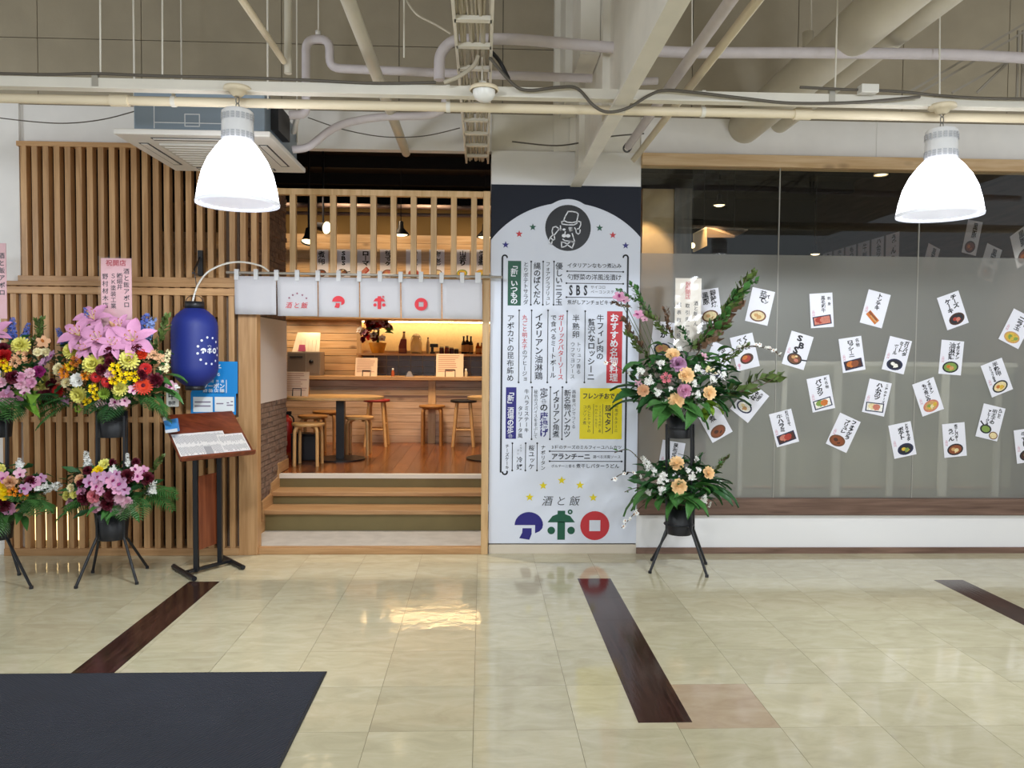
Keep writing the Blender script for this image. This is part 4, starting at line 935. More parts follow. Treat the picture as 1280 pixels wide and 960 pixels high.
cards = [
 (950, 383, 12, [('茹で', .02, .46, .12, .26), ('パン', .22, .4, .08, .16)], [], bowl('wood', 'cream', 'tan', 'tan'), 'white menu card with a cream pie in a brown dish, beside the leafy branch tip'),
 (1027, 388, -4, [('黒毛和牛', .08, .42, -.06, .17), ('刺身', .34, .42, .1, .13)], PS, tray('navy', 'pink', 'red', 'pink'), 'white menu card with raw meat on a navy tray, highest left of the pane seam'),
 (1094, 386, 14, [('トンテキ', .06, .46, -.02, .2)], PS, [('q', 'orange', -.02, -.26, .3, .13, -.6), ('q', 'brown', -.02, -.22, .26, .05, -.6), ('q', 'tan', .04, -.3, .2, .03, -.6)], 'white menu card showing grilled pork slices lying without a dish'),
 (1191, 388, -20, [('チーズ', .2, .44, .04, .25), ('ケーキ', -.1, .36, -.06, .24)], [], bowl('dark', 'black', 'red', 'pink', y=-.27, x=.05), 'white menu card with red berries on a black plate, reading cheese cake'),
 (997, 438, 16, [('S', -.06, .46, .26, .42), ('B', .1, .27, .06, .38), ('S', -.08, .12, -.12, .4)], PS, skillet(), 'white menu card with big letters SBS and a small skillet'),
 (1065, 443, -9, [('ロッシーニ', -.02, .42, -.08, .24), ('名物', .3, .46, .18, .16)], PS, tray('navy', 'dark', 'orange', 'brown'), 'white menu card with two brown steaks on a tilted navy tray'),
 (1121, 444, 13, [('ガリバタ', .3, .46, .02, .2), ('ミート', .08, .42, .1, .19), ('ボール', -.12, .3, .0, .17)], PS, bowl('navy', 'black', 'white', 'white'), 'white menu card with pale meatballs in a black bowl'),
 (1189, 447, 4, [('イタリアン', .26, .46, -.04, .16), ('油淋鶏', .0, .44, -.06, .27)], PS, bowl('black', 'green', 'orange', 'tan'), 'white menu card with chicken and greens in a black bowl, below the cheese cake card'),
 (1270, 411, 26, [('ニラ玉', .02, .4, -.04, .26), ('優しい', .3, .46, .14, .15)], PS, bowl('tan', 'yellow', 'green', 'yellow', 'green'), 'white menu card with yellow egg and chives, cut by the photo edge'),
 (1246, 472, -22, [('半熟卵', .12, .46, .02, .24), ('トリュフ香る', -.14, .4, -.1, .12)], PS, bowl('black', 'cream', 'orange', 'yellow'), 'white menu card with halved eggs in a cream filled black bowl'),
 (1026, 492, -12, [('パンカツ', -.02, .42, -.06, .25), ('新名物', .32, .46, .1, .14)], PS, tray('navy', 'white', 'green', 'orange'), 'white menu card with an orange cutlet and greens on a framed tray'),
 (1096, 497, 12, [('ハムカツ', .0, .44, -.06, .26), ('三種のチーズ', .32, .46, -.14, .11)], PS, tray('navy', 'white', 'cream', 'pink'), 'white menu card with a pink ham cutlet on a pale tray'),
 (1160, 496, -20, [('イタリアン', .22, .46, .06, .15), ('もつ煮込み', -.02, .4, -.12, .19)], PS, bowl('pink', 'tan', 'green', 'cream', 'yellow'), 'white menu card with stew topped by green herbs in a pinkish bowl'),
 (980, 535, -15, [('牛ハラミ', -.08, .42, -.1, .24), ('和風仕立て', .26, .48, .02, .13)], PS, tray('navy', 'dark', 'pink', 'red'), 'white menu card with pink sliced beef on a dark tray, lowest right of the flowers'),
 (1054, 541, 24, [('フォアグラ', .24, .46, -.14, .2), ('ブリュレ', -.04, .4, -.02, .22)], PS, bowl('wood', 'brown', 'dark', x=-.1), 'white menu card with a dark brown custard in a round brown pot'),
 (1128, 550, -12, [('ポテト', .0, .38, .02, .24), ('とりサラダ', .28, .46, -.06, .15)], PS, bowl('navy', 'black', 'yellow', 'green', x=.06), 'white menu card with yellow potato salad in a navy bowl'),
 (1193, 550, -6, [('うどん', -.14, .34, -.02, .24), ('煮干しバター', .1, .46, -.04, .15)], PS, bowl('black', 'brown', 'tan', 'cream'), 'white menu card with noodle soup in a wide dark bowl'),
 (1238, 528, 13, [('明太子の', .06, .4, -.04, .2), ('丸ごと', .3, .46, .18, .16), ('アヒージョ', -.16, .36, -.1, .13)], [], [('q', 'black', -.34, -.08, .14, .03, -.7), ('o', 'black', -.14, -.22, .26, .2, 0), ('o', 'green', -.14, -.22, .19, .14, 0), ('o', 'wood', .26, -.36, .2, .17, 0), ('o', 'cream', .26, -.36, .16, .13, 0)], 'white menu card with a small black pan and a bread round'),
 (1283, 557, -8, [('牛すじ', -.06, .42, -.02, .25)], PS, bowl('black', 'dark', 'green', 'brown'), 'white menu card at the photo edge below the small pan card'),
 (937, 503, 38, [('大盛り', .2, .44, .16, .15), ('そば', .0, .4, .1, .2)], [], bowl('navy', 'white', 'cream', 'tan', y=-.2, x=-.06), 'steeply tilted menu card with pale noodles on a navy rimmed plate'),
 (931, 440, -14, [('くん製', .14, .46, .06, .24), ('ベーコン', -.14, .42, .0, .19)], [], [('o', 'dark', .02, -.2, .3, .22, .2), ('o', 'red', .0, -.2, .2, .14, .2), ('o', 'orange', -.05, -.16, .12, .08, .3)], 'menu card with a dark red roast, behind the thin flowering twig'),
 (886, 383, -8, [('黒豚', -.1, .42, .06, .26), ('銀鮭焼', .24, .46, -.04, .24)], [], bowl('wood', 'cream', 'tan'), 'menu card covered with bold brush writing, beside the cellophane wrapped board'),
 (839, 573, 9, [('昆布締め', .1, .46, -.1, .2)], PS, bowl('black', 'green', 'cream'), 'menu card hanging behind the stand between the two flower tiers'),
 (893, 528, -30, [('角煮', .0, .46, .02, .26)], [], bowl('wood', 'brown', 'dark', x=-.05), 'menu card half hidden under the broad leaves of the upper tier'),
 (829, 424, 6, [('いか', .0, .46, .02, .26)], [], bowl('navy', 'tan', 'pink'), 'menu card mostly hidden behind the upper tier, left of the wrapped board'),
 (897, 452, 22, [('冷奴', .0, .46, .02, .26)], [], bowl('navy', 'white', 'cream'), 'menu card mostly hidden behind the white blossoms of the upper tier'),
]
yG = YF+.008
for px, py, ang, lines, small, art, lb in cards:
    a = -radians(ang); c = at(px, py, yG)
    card('menu_card', lb, Plane(c, (cos(a), 0, sin(a)), (-sin(a), 0, cos(a))), .198, .292, lines, small, art, GW)
# cards pinned on the plank soffit inside
GS = 'menu cards on the plank soffit inside the shop'
arts = [bowl('black', 'brown', 'tan'), skillet(), [('q', 'red', 0, -.22, .3, .16, .75), ('q', 'pink', 0, -.2, .2, .1, .75)], bowl('wood', 'pink', 'tan'), bowl('pink', 'red', 'tan'), bowl('wood', 'cream', 'pink'), bowl('green', 'yellow', 'brown'), bowl('tan', 'yellow', 'green')]
tx = ['煮卵', 'SBS', 'ローマ', '桜ユッケ', '鶏皮', '海老', '山盛り', 'うま煮']
lbs = ['first', 'second', 'third', 'fourth', 'fifth', 'sixth', 'seventh', 'eighth']
for i, px in enumerate((401, 428.5, 456, 484.5, 517, 546, 577.5, 601)):
    c = at(px, 331, ysf-.002)
    card('soffit_card', 'menu card pinned on the lit planks behind the open lattice, %s from the brick side' % lbs[i], Plane(c, (1, 0, 0), (0, 0, 1)), .2, .4, [(tx[i], .05, .46, -.02, .42)], [], arts[i], GS)
# cards along the brown side wall of the dining room
GB = 'menu cards on the brown side wall'
tx = ['うどん', 'ハムカツ', '牛刺', 'もつ鍋', '唐揚げ', '角煮']
for i, yy in enumerate((9.1, 9.45, 9.8, 10.15, 10.5, 10.85)):
    card('side_wall_card', 'dim menu card in the row on the brown side wall, %s from its near end' % lbs[i], Plane((XR-.002, yy, 2.95), (0, -1, 0), (0, 0, 1)), .3, .44, [(tx[i], .1, .46, -.05, .34)], [], bowl('dark', 'brown', 'tan'), GB)
for i, (px, py, a, X_, lb) in enumerate(((1215, 297, -16, XR, 'dim tilted menu card alone on the brown side wall under the lamp edge'), (1163, 326, -24, XR, 'dim menu card peeping over the frosted film, below the second lamp'), (1237, 329, -24, XR, 'dim menu card tip peeping over the frosted film, right of the second lamp'), (1278, 308, 20, XR, 'dim menu card on the brown side wall at the right photo edge'))):
    p = onx(px, py, X_-.002); a = radians(a)
    card('side_wall_card', lb, Plane(p, (0, -cos(a), sin(a)), (0, sin(a), cos(a))), .24, .33, [('黒豚', .1, .44, .0, .3)], [], bowl('dark', 'brown', 'orange'), GB)

# ================================================================== SHOP FURNITURE
def round_stool(name, label, c, h, r, seat_m, leg_m, group, bar=False):
    t = thing(name, label, 'stool', c, random.uniform(-.4, .4) if not bar else 0.0, group)
    c = Vector(c)
    MB().lathe(c, [(r*.9, h-.032), (r, h-.028), (r, h-.006), (r*.97, h)], 28, cap0=True, cap1=True).build('seat', seat_m, t)
    for k in range(4):
        a = pi/4+k*pi/2; d = Vector((cos(a), sin(a), 0))
        if not bar: pts = [c+d*r*.45+Vector((0, 0, h-.04)), c+d*r*.78+Vector((0, 0, h-.042)), c+d*r*.93+Vector((0, 0, h-.075)), c+d*r*.96+Vector((0, 0, h-.13)), c+d*r*.98]
        else: pts = [c+d*r*.7+Vector((0, 0, h-.03)), c+d*r*1.1]
        MB().tube(smooth_path(pts, 4) if not bar else pts, .019 if not bar else .021, 8).build('leg', leg_m, t)
    if bar:
        for k in range(4):
            a = pi/4+k*pi/2; b_ = a+pi/2; z = .22+.06*(k % 2); q = r*(1.1-.4*z/h)
            MB().tube([c+Vector((q*cos(a), q*sin(a), z)), c+Vector((q*cos(b_), q*sin(b_), z))], .011, 6).build('stretcher', leg_m, t)
    return t
M_birch = mat('birch', 'd8ab70', .4, noise=.08, nscale=14); M_birch2 = mat('birch_dark', 'a9763f', .45, noise=.08, nscale=14)
def fz(px, py): return on(px, py, ZI)
GQ = 'low round wooden stools around the tables'
for px, py, h, m_, lb in ((385.5, 581, .45, M_birch, 'pale round stool nearest the entrance, in front of the black bin'), (391, 566, .45, M_birch2, 'round stool directly behind the nearest stool, left of the table post'), (408, 559, .46, M_birch2, 'farthest round stool behind the table post'), (448.5, 568, .45, M_birch, 'round stool with pale legs right of the table post'), (540, 556, .52, M_birch2, 'round brown stool in front of the counter post')):
    p = fz(px, py); round_stool('round_stool', lb, (p.x, p.y, ZI), h, .172, m_, m_, GQ)
GR = 'tall stools at the counter'
for px, m_, lb in ((471, mat('red_seat', '9a2c26', .6), 'tall wooden stool with a red cushion at the counter'), (579.5, mat('black_seat', '1d1a1c', .6), 'tall wooden stool with a black seat at the counter')):
    p = at(px, 505, 9.97); t = round_stool('counter_stool', lb, (p.x, 9.97, ZI), .6, .17, m_, M_birch, GR, True)
def oval_table(name, label, c, rx, ry, base_px):
    t = thing(name, label, 'table', (c[0], c[1], ZI))
    n = 40; zt_ = ZI+.71
    lo = [(c[0]+rx*cos(2*pi*k/n), c[1]+ry*sin(2*pi*k/n), zt_-.03) for k in range(n)]
    MB().slab(lo, (0, 0, .03)).build('tabletop', M_birch, t, bevel=.004)
    bx_ = base_px
    MB().box(bx_-.045, bx_+.045, c[1]-.045, c[1]+.045, ZI+.012, zt_-.03).build('post', M_black, t)
    MB().slab([(bx_+.27*cos(2*pi*k/n), c[1]+.27*sin(2*pi*k/n), ZI) for k in range(n)], (0, 0, .014)).build('base', M_black, t)
    return t
p = fz(426, 574); oval_table('dining_table', 'oval pale wooden table on a black post beside the brick wall', (p.x-.1, p.y), .58, .4, p.x)
p = fz(610, 574); oval_table('dining_table', 'second pale round table mostly hidden by the right door post', (p.x+.2, p.y+.05), .44, .4, p.x+.02)
p = fz(379, 577); b_ = thing('waste_bin', 'square black bin behind the nearest stool by the brick wall', 'bin', (p.x, p.y+.12, ZI))
MB().box(p.x-.15, p.x+.13, p.y+.06, p.y+.24, ZI, ZI+.28).build('body', M_blackp, b_, bevel=.012)
MB().box(p.x-.155, p.x+.155, p.y+.055, p.y+.245, ZI+.28, ZI+.3).build('rim', M_black, b_, bevel=.005)
p = fz(357, 565); fe = thing('fire_extinguisher', 'red fire extinguisher standing at the end of the brick wall', 'extinguisher', (p.x+.02, p.y, ZI))
M_fred = mat('extinguisher_red', 'a3201c', .3); q = Vector((p.x+.02, p.y, ZI+.0))
MB().lathe(q, [(.06, 0), (.062, .02), (.062, .36), (.05, .4), (.02, .425), (.02, .45)], 20, cap0=True, cap1=True).build('cylinder', M_fred, fe)
MB().box(q.x-.02, q.x+.05, q.y-.012, q.y+.012, ZI+.45, ZI+.49).build('handle', M_black, fe)
MB().tube(smooth_path([q+Vector((.02, 0, .45)), q+Vector((.08, -.02, .4)), q+Vector((.07, -.03, .2))]), .01, 6).build('hose', M_black, fe)

def menu_easel(label, px0, px1, py0, py1, Y, z0, group=None, tilt=.08, m_='easel_menu'):
    a = at((px0+px1)/2, py1, Y); w_ = (px1-px0)*Y/FOC; h = (py1-py0)*Y/FOC
    t = thing('menu_board', label, 'menu board', (a.x, Y, z0), 0, group)
    P = Plane((a.x, Y, z0+.002), (1, 0, 0), (0, sin(tilt*3), cos(tilt*3)))
    MB().slab([P.p(-w_/2, 0), P.p(w_/2, 0), P.p(w_/2, h), P.p(-w_/2, h)], (0, .006, 0)).build('board', mat('menu_paper', 'e6c9ad', .6), t)
    MB().slab([P.p(-w_*.4, .01)+Vector((0, .2, 0)), P.p(w_*.4, .01)+Vector((0, .2, 0)), P.p(w_*.4, h*.94)+Vector((0, .02, 0)), P.p(-w_*.4, h*.94)+Vector((0, .02, 0))], (0, .006, 0)).build('prop_leg', M_birch, t)
    ln = MB()
    for k in range(9): stroke(ln, P, [(-w_*.42, h*(.92-.085*k)), (w_*random.uniform(.1, .42), h*(.92-.085*k))], h*.028, .002)
    ln.build('printed_lines', mat('print_salmon', 'b98472', .7), t, kind='stuff')
    c = P.p(w_*.1, h*.22, .012); cl = MB()
    for pts in ([(-w_*.16, .0), (-w_*.16, h*.3), (w_*.2, h*.3), (w_*.2, .0)],): cl.tube([P.p(x, y, .008) for x, y in pts], .006, 6)
    cl.build('wire_clip', M_black, t)
    return t
GM = 'menu boards propped on the tables and counter'
p = fz(426, 574)
menu_easel('pale menu board propped open on the oval table by the brick wall', 356, 385, 466, 497, p.y-.1, ZI+.71, GM)
menu_easel('pink menu board on the counter left of the grey tiles', 444, 471, 447, 470.5, yC-.02, ztopc, GM)
menu_easel('larger pink menu board on the counter below the wine bottles', 545, 579, 441, 470.5, yC-.02, ztopc, GM)
# oven and things on its top
yO = yC+.1
a, b = at(359, 470, yO), at(400, 440, yO)
ov = thing('oven', 'grey countertop oven with a door and control panel on the left end of the counter', 'oven', ((a.x+b.x)/2, yO+.15, ztopc))
M_ov = mat('oven_grey', '8f8378', .4, .3)
MB().box(a.x, b.x, yO, yO+.3, ztopc, b.z).build('body', M_ov, ov, bevel=.006)
xm = a.x+(b.x-a.x)*.55
o = MB().box(a.x+.015, xm, yO-.008, yO, ztopc+.03, b.z-.02).build('door', mat('oven_door', '6d625a', .35), ov)
MB().box(a.x+.04, xm-.03, yO-.025, yO-.012, b.z-.075, b.z-.06).build('handle', M_black, o)
MB().box(xm+.02, b.x-.015, yO-.006, yO, ztopc+.03, b.z-.02).build('control_panel', mat('oven_panel', '7d7168', .4), ov)
MB().lathe((0, 0, 0), [(.03, 0), (.028, .012), (.001, .012)], 16).xf(Matrix.Translation((xm+.08, yO-.006, (ztopc+b.z)/2+.03))@Matrix.Rotation(pi/2, 4, 'X')).build('dial', M_black, ov)
zo = b.z
ds = thing('display_stand', 'white leaflet display with pages and pink print on top of the oven', 'display stand', ((a.x+b.x)/2, yO+.1, zo))
P = Plane((a.x+.05, yO+.06, zo), (1, 0, 0), (0, .22, .97)); w_ = b.x-a.x-.07; h = .27
MB().slab([P.p(0, 0), P.p(w_, 0), P.p(w_, h), P.p(.06, h)], (0, .01, 0)).build('back', mat('leaflet_white', 'e0cfb8', .6), ds)
for k in range(5): MB().slab([P.p(.12+k*.05, .0, .012+.004*k), P.p(.165+k*.05, .0, .012+.004*k), P.p(.17+k*.05, .17, .012), P.p(.125+k*.05, .17, .012)], (0, .004, 0)).build('leaflet', mat('leaflet_cream', 'e8d9c3', .6), ds)
MB().slab([P.p(.09, .0, .04), P.p(.19, .0, .04), P.p(.18, .09, .04), P.p(.1, .09, .04)], (0, .004, 0)).build('pink_leaflet', mat('leaflet_pink', 'b04a70', .6), ds)
# back bar goods
yBb = 10.9
def bottle(px, y1, label, col, grp, r=.038, kind='wine', m=None):
    p = at(px, 440, yBb); H = (440-y1)*yBb/FOC; c = Vector((p.x, yBb, zsh))
    t = thing('bottle', label, 'bottle', c, 0, grp); mm = m or mat('bottle_'+col, col, .12)
    if kind == 'wine': pr_ = [(r*.95, 0), (r, .01), (r, H*.58), (r*.75, H*.68), (r*.36, H*.76), (r*.34, H*.97), (r*.4, H*.98), (r*.4, H)]
    else: pr_ = [(r*.95, 0), (r, .01), (r, H*.66), (r*.5, H*.8), (r*.42, H*.97), (r*.42, H)]
    MB().lathe(c, pr_, 20, cap0=True, cap1=True).build('glass_body', mm, t)
    if kind != 'plain':
        MB().lathe(c, [(r*1.02, H*.12), (r*1.03, H*.13), (r*1.03, H*.5), (r*1.02, H*.51)], 20).build('paper_label', mat('label_tan', 'b58b4f', .6), t)
    MB().lathe(c, [(r*.45, H*.94), (r*.45, H*1.01), (.001, H*1.01)], 14).build('cap', M_black, t)
for px, w in ((579.5, 'left'), (584, 'middle'), (588.5, 'right')): bottle(px, 418+(px == 584)*-1, 'dark wine bottle with tan label, %s one of three below the strip light' % w, '201510', 'three dark wine bottles', .034)
bottle(597.5, 426, 'amber bottle nearer the wine bottles on the back bar', '9a4f1c', 'amber bottles', .032, 'amber'); bottle(602.5, 426, 'amber bottle beside the right door post on the back bar', '9a4f1c', 'amber bottles', .032, 'amber')
bottle(505, 413, 'tall clear bottle with an orange label beside the bouquet', 'c7a67a', None, .04, 'amber'); bottle(535, 420, 'small clear bottle right of the glass jar', 'cdb891', None, .026, 'plain')
p = at(503.5, 440, yBb-.08); bx_ = thing('carton', 'small red brown carton leaning beside the clear bottle', 'carton', (p.x, yBb-.1, zsh))
MB().slab([(p.x-.05, yBb-.14, zsh), (p.x+.055, yBb-.14, zsh), (p.x+.055, yBb-.14, zsh+.2), (p.x-.02, yBb-.14, zsh+.2), (p.x-.05, yBb-.14, zsh+.1)], (0, .06, 0)).build('carton_body', mat('carton_red', '8c3a22', .5), bx_)
MB().box(p.x-.04, p.x+.04, yBb-.143, yBb-.139, zsh+.02, zsh+.07).build('panel', mat('carton_lab', 'b56a3c', .5), bx_)
p = at(520.5, 440, yBb-.05); c = Vector((p.x, yBb-.05, zsh)); js = thing('glass_jar', 'big clear glass drink jar with a bail lid on the back bar', 'jar', c)
M_jar = mat('jar_glass', 'e6dcc6', .05, trans=.8)
MB().lathe(c, [(.075, 0), (.08, .02), (.08, .15), (.06, .2), (.05, .215), (.05, .235)], 24, cap0=True).build('body', M_jar, js)
MB().lathe(c, [(.055, .235), (.055, .25), (.02, .255), (.012, .275), (.001, .28)], 20).build('lid', mat('jar_lid', 'b7a789', .3, .5), js)
MB().tube([c+Vector((.07*cos(k*pi/10), -.03, .19+.085*sin(k*pi/10))) for k in range(11)], .004, 5).build('bail', M_chain, js)
p = at(542, 440, yBb-.08); c = Vector((p.x, yBb-.08, zsh)); dv = thing('tap_device', 'small black dispenser with a side nozzle on the back bar', 'dispenser', c)
MB().box(c.x-.045, c.x+.02, c.y-.03, c.y+.03, zsh, zsh+.025).build('foot', M_blackp, dv); MB().box(c.x-.035, c.x+.0, c.y-.025, c.y+.025, zsh+.025, zsh+.13).build('column', M_blackp, dv, bevel=.005); MB().box(c.x-.05, c.x+.06, c.y-.028, c.y+.028, zsh+.09, zsh+.14).build('head', M_blackp, dv, bevel=.008)
for i, (px, col, hh_, lb) in enumerate(((552, '5d3136', .1, 'dark red preserve jar beside the black dispenser'), (558.5, '7a3a3d', .11, 'taller dark red preserve jar, middle of the jars'), (564.5, '54343a', .09, 'short purple brown jar left of the wine bottles'), (570.5, '40302d', .075, 'small dark jar touching the wine bottles'))):
    p = at(px, 440, yBb-.04); c = Vector((p.x, yBb-.04, zsh)); j = thing('preserve_jar', lb, 'jar', c, 0, 'preserve jars on the back bar')
    MB().lathe(c, [(.03, 0), (.032, .01), (.032, hh_*.75), (.026, hh_*.85)], 16, cap0=True).build('body', mat('jar_'+col, col, .2), j); MB().lathe(c, [(.03, hh_*.82), (.03, hh_), (.001, hh_)], 16).build('lid', M_chain, j)
for px, py, col, lb in ((491, 461, 'a8502c', 'small red seasoning bottle on the counter, right of the first menu board'), (582.5, 462, 'd9c9ab', 'small pale shaker on the counter by the larger menu board')):
    p = at(px, 470, yC+.05); c = Vector((p.x, yC+.05, ztopc)); j = thing('seasoning_bottle', lb, 'bottle', c)
    MB().lathe(c, [(.02, 0), (.022, .01), (.022, .06), (.01, .085), (.01, .1)], 14, cap0=True).build('body', mat('seas_'+col, col, .3), j); MB().lathe(c, [(.013, .085), (.013, .11), (.001, .112)], 12).build('cap', M_whiteb, j)
p = at(512, 470, yC+.05); c = Vector((p.x, yC+.05, ztopc)); j = thing('napkin_holder', 'small grey wedge shaped holder on the counter in front of the tiles', 'holder', c)
MB().slab([c+Vector((-.05, -.03, 0)), c+Vector((.05, -.03, 0)), c+Vector((.015, -.03, .07)), c+Vector((-.015, -.03, .07))], (0, .06, 0)).build('wedge', mat('holder_grey', 'a39a96', .35, .4), j); MB().box(c.x-.06, c.x+.06, c.y-.05, c.y+.05, c.z, c.z+.006).build('base', M_chain, j)

p = at(472, 440, yBb-.1); c = Vector((p.x, yBb-.1, zsh)); bq = thing('bar_bouquet', 'dark red flower bouquet in a yellow wrapped pot on the back bar', 'bouquet', c)
MB().lathe(c, [(.08, 0), (.085, .01), (.125, .14), (.115, .15)], 14, cap0=True).build('wrapped_pot', mat('pot_yellow', 'c98a24', .5, noise=.15, nscale=20), bq)
BQ = (c, bq)
# interior lamps: small black cone pendants and track spots
M_warmb = mat('warm_bulb', 'ffffff', emit='ffe2b0', es=3.2)
def cone_lamp(label, px, py, Y, r, energy, grp):
    c = at(px, py, Y); t = thing('cone_pendant', label, 'lamp', c, 0, grp)
    MB().lathe(c, [(r, 0), (r*.92, r*.25), (r*.35, r*.85), (r*.3, r*1.6), (.012, r*1.7)], 22).build('shade', M_black, t)
    MB().lathe(c, [(.001, -.012), (r*.5, -.008), (r*.8, .004), (r*.8, .02)], 16).build('bulb', M_warmb, t)
    MB().tube([c+Vector((0, 0, r*1.65)), Vector((c.x, c.y, 4.0))], .005, 5).build('cord', M_black, t)
    light('cone_light', 'SPOT', c+Vector((0, .0, -.02)), energy*3.2, WARM, (radians(14), 0, 0), spot_size=radians(88), spot_blend=.7, shadow_soft_size=.03)
    return t
GP = 'black cone pendants inside the shop'
cone_lamp('black cone pendant seen through the middle gap of the open lattice', 501, 294, 9.3, .1, 22, GP)
cone_lamp('black cone pendant at the right end of the open lattice', 606, 297, 9.3, .1, 14, GP)
cone_lamp('bright saucer pendant behind the first window pane', 899, 257, 8.6, .075, 10, GP)
cone_lamp('black cone pendant behind the middle window pane above the film', 1019, 318, 9.6, .07, 10, GP)
p = at(1101, 219, 8.0); o = thing('ceiling_downlight', 'round white downlight on the dark ceiling behind the middle pane', 'lamp', p); MB().lathe(p, [(.07, 0), (.075, .01), (.05, .05), (.02, .06)], 20).build('can', M_whiteb, o); MB().lathe(p, [(.001, .002), (.05, .004), (.06, .012)], 18).build('lens', M_warmb, o); MB().tube([p+Vector((0, 0, .05)), Vector((p.x, p.y, 4.0))], .012, 6).build('stem', M_dark, o)
def track_spot(label, px, py, Y, aim):
    c = at(px, py, Y); t = thing('track_spotlight', label, 'spotlight', c, 0, 'track spotlights behind the open lattice')
    d = Vector(aim).normalized(); q = d.to_track_quat('Z', 'Y').to_matrix().to_4x4()
    MB().lathe((0, 0, 0), [(.03, -.1), (.045, -.09), (.05, .0), (.075, .07)], 18, cap0=True).xf(Matrix.Translation(c)@q).build('barrel', M_blackp, t)
    MB().lathe((0, 0, 0), [(.001, .045), (.068, .052)], 18).xf(Matrix.Translation(c)@q).build('lens', M_warmb, t)
    MB().tube([c+Vector((0, 0, .03)), Vector((c.x, c.y, 4.0))], .012, 6).build('stem', M_black, t)
track_spot('black track spotlight glowing downward, by the brick end of the lattice', 386, 296, 8.4, (-.05, -.35, -.9))
track_spot('black track spotlight seen edge on as a bright crescent', 404, 284, 8.8, (.8, -.55, -.2))
for y, z_, r_, lb in ((9.5, at(480, 258, 9.5).z, .03, 'upper'), (9.6, at(480, 268, 9.6).z, .022, 'lower')):
    tag(MB().tube([(-3.6, y, z_), (1.2, y, z_)], r_, 8).build('ceiling_pipe', mat('brown_pipe', '7c6a63', .4)), '%s dull pipe crossing behind the open lattice above the ochre wall' % lb, 'pipe')
for q in range(4): light('soffit_wash', 'SPOT', (-2.6+q*.95, 9.1, 3.75), 44, WARM, (radians(50), 0, 0), spot_size=radians(82), spot_blend=.6, shadow_soft_size=.02)
for x_, y_ in ((-1.9, 8.7), (-1.2, 9.3), (-.3, 9.3), (-.6, 8.5)): light('dining_down', 'SPOT', (x_, y_, 3.6), 92, WARM, (radians(12), 0, 0), spot_size=radians(70), spot_blend=.7, shadow_soft_size=.04)
for x_, y_ in ((2.4, 9.0), (3.7, 9.0)): light('dining_down', 'SPOT', (x_, y_, 3.7), 60, (1, .9, .78), (0, 0, 0), spot_size=radians(95), spot_blend=.7, shadow_soft_size=.04)
light('row_wash', 'SPOT', (3.6, 9.6, 3.6), 26, (1, .85, .7), (0, radians(70), 0), spot_size=radians(90), spot_blend=.6, shadow_soft_size=.03)
# wooden hood hanging inside behind the first pane
hd = thing('hanging_hood', 'pale plywood hood with a lit end panel hanging behind the first window pane', 'hood', at(900, 300, 8.6))
MB().slab([at(866, 292, 8.3), at(882, 284, 8.7), at(882, 307, 8.7), at(866, 315, 8.3)], (.02, .01, 0)).build('end_panel', mat('ply', 'd9b98a', .6), hd)
MB().slab([at(883, 286, 8.7), at(935, 288, 9.2), at(918, 297, 8.7), at(883, 297, 8.7)], (0, 0, .015)).build('top_panel', mat('ply2', '7d6248', .6), hd)
MB().slab([at(866, 281, 8.8), at(930, 285, 8.8), at(930, 289, 8.8), at(866, 285, 8.8)], (0, .03, 0)).build('rail', M_brown, hd)
for px, Y in ((880, 8.7), (918, 8.75)): p = at(px, 286, Y); MB().tube([p, Vector((p.x, p.y, 4.0))], .005, 5).build('hanger', M_black, hd)
gb = thing('globe_lamp', 'small glowing globe lamp by the plywood hood end panel', 'lamp', at(865, 307, 8.1)); c = at(865.5, 307, 8.1)
MB().lathe(c, [(.001, -.03), (.022, -.022), (.03, 0), (.022, .022), (.006, .03)], 14).build('globe', M_warmb, gb); MB().tube([c+Vector((0, 0, .028)), Vector((c.x, c.y, 4.0))], .004, 5).build('cord', M_black, gb)
# glowing panel added behind the lattice foot, imitating warm light from inside
us = thing('glow_panel', 'added glowing panel standing for warm interior light low behind the left lower lattice', 'glow panel', (-3.5, 6.95, .12))
MB().box(at(18, 650, 6.95).x, at(110, 650, 6.95).x, 6.94, 6.96, at(60, 690, 6.95).z+.02, at(60, 634, 6.95).z).build('glow_face', mat('panel_glow', 'ffffff', emit='ffdc9a', es=3.0), us)
MB().box(at(12, 650, 6.99).x, at(320, 650, 6.99).x, 6.97, 7.0, 0.0, .42).build('backboard', mat('bench_brown', '4b382a', .7), us)

# ================================================================== FLOOR MAT
a = on(409, 840); b = on(357, 960)
sl = (b.x-a.x)/(b.y-a.y)
mt = thing('floor_mat', 'dark blue grey ribbed entrance mat in the near left corner of the floor', 'mat', (-2, 3, 0))
yt = on(200, 842).y; yb_ = 1.2
x1 = a.x; m_mat = mat('mat_ribs', '282b36', .9, noise=.12, nscale=3)
MB().box(-4.6, x1, yb_, yt, .0015, .0065).build('edging', mat('mat_edge', '16171c', .7), mt, bevel=.002)
r_ = MB(); y = yb_+.03
MB().box(-4.6+.03, x1-.014, yb_+.03, yt-.012, .0065, .008).build('pile', m_mat, mt)
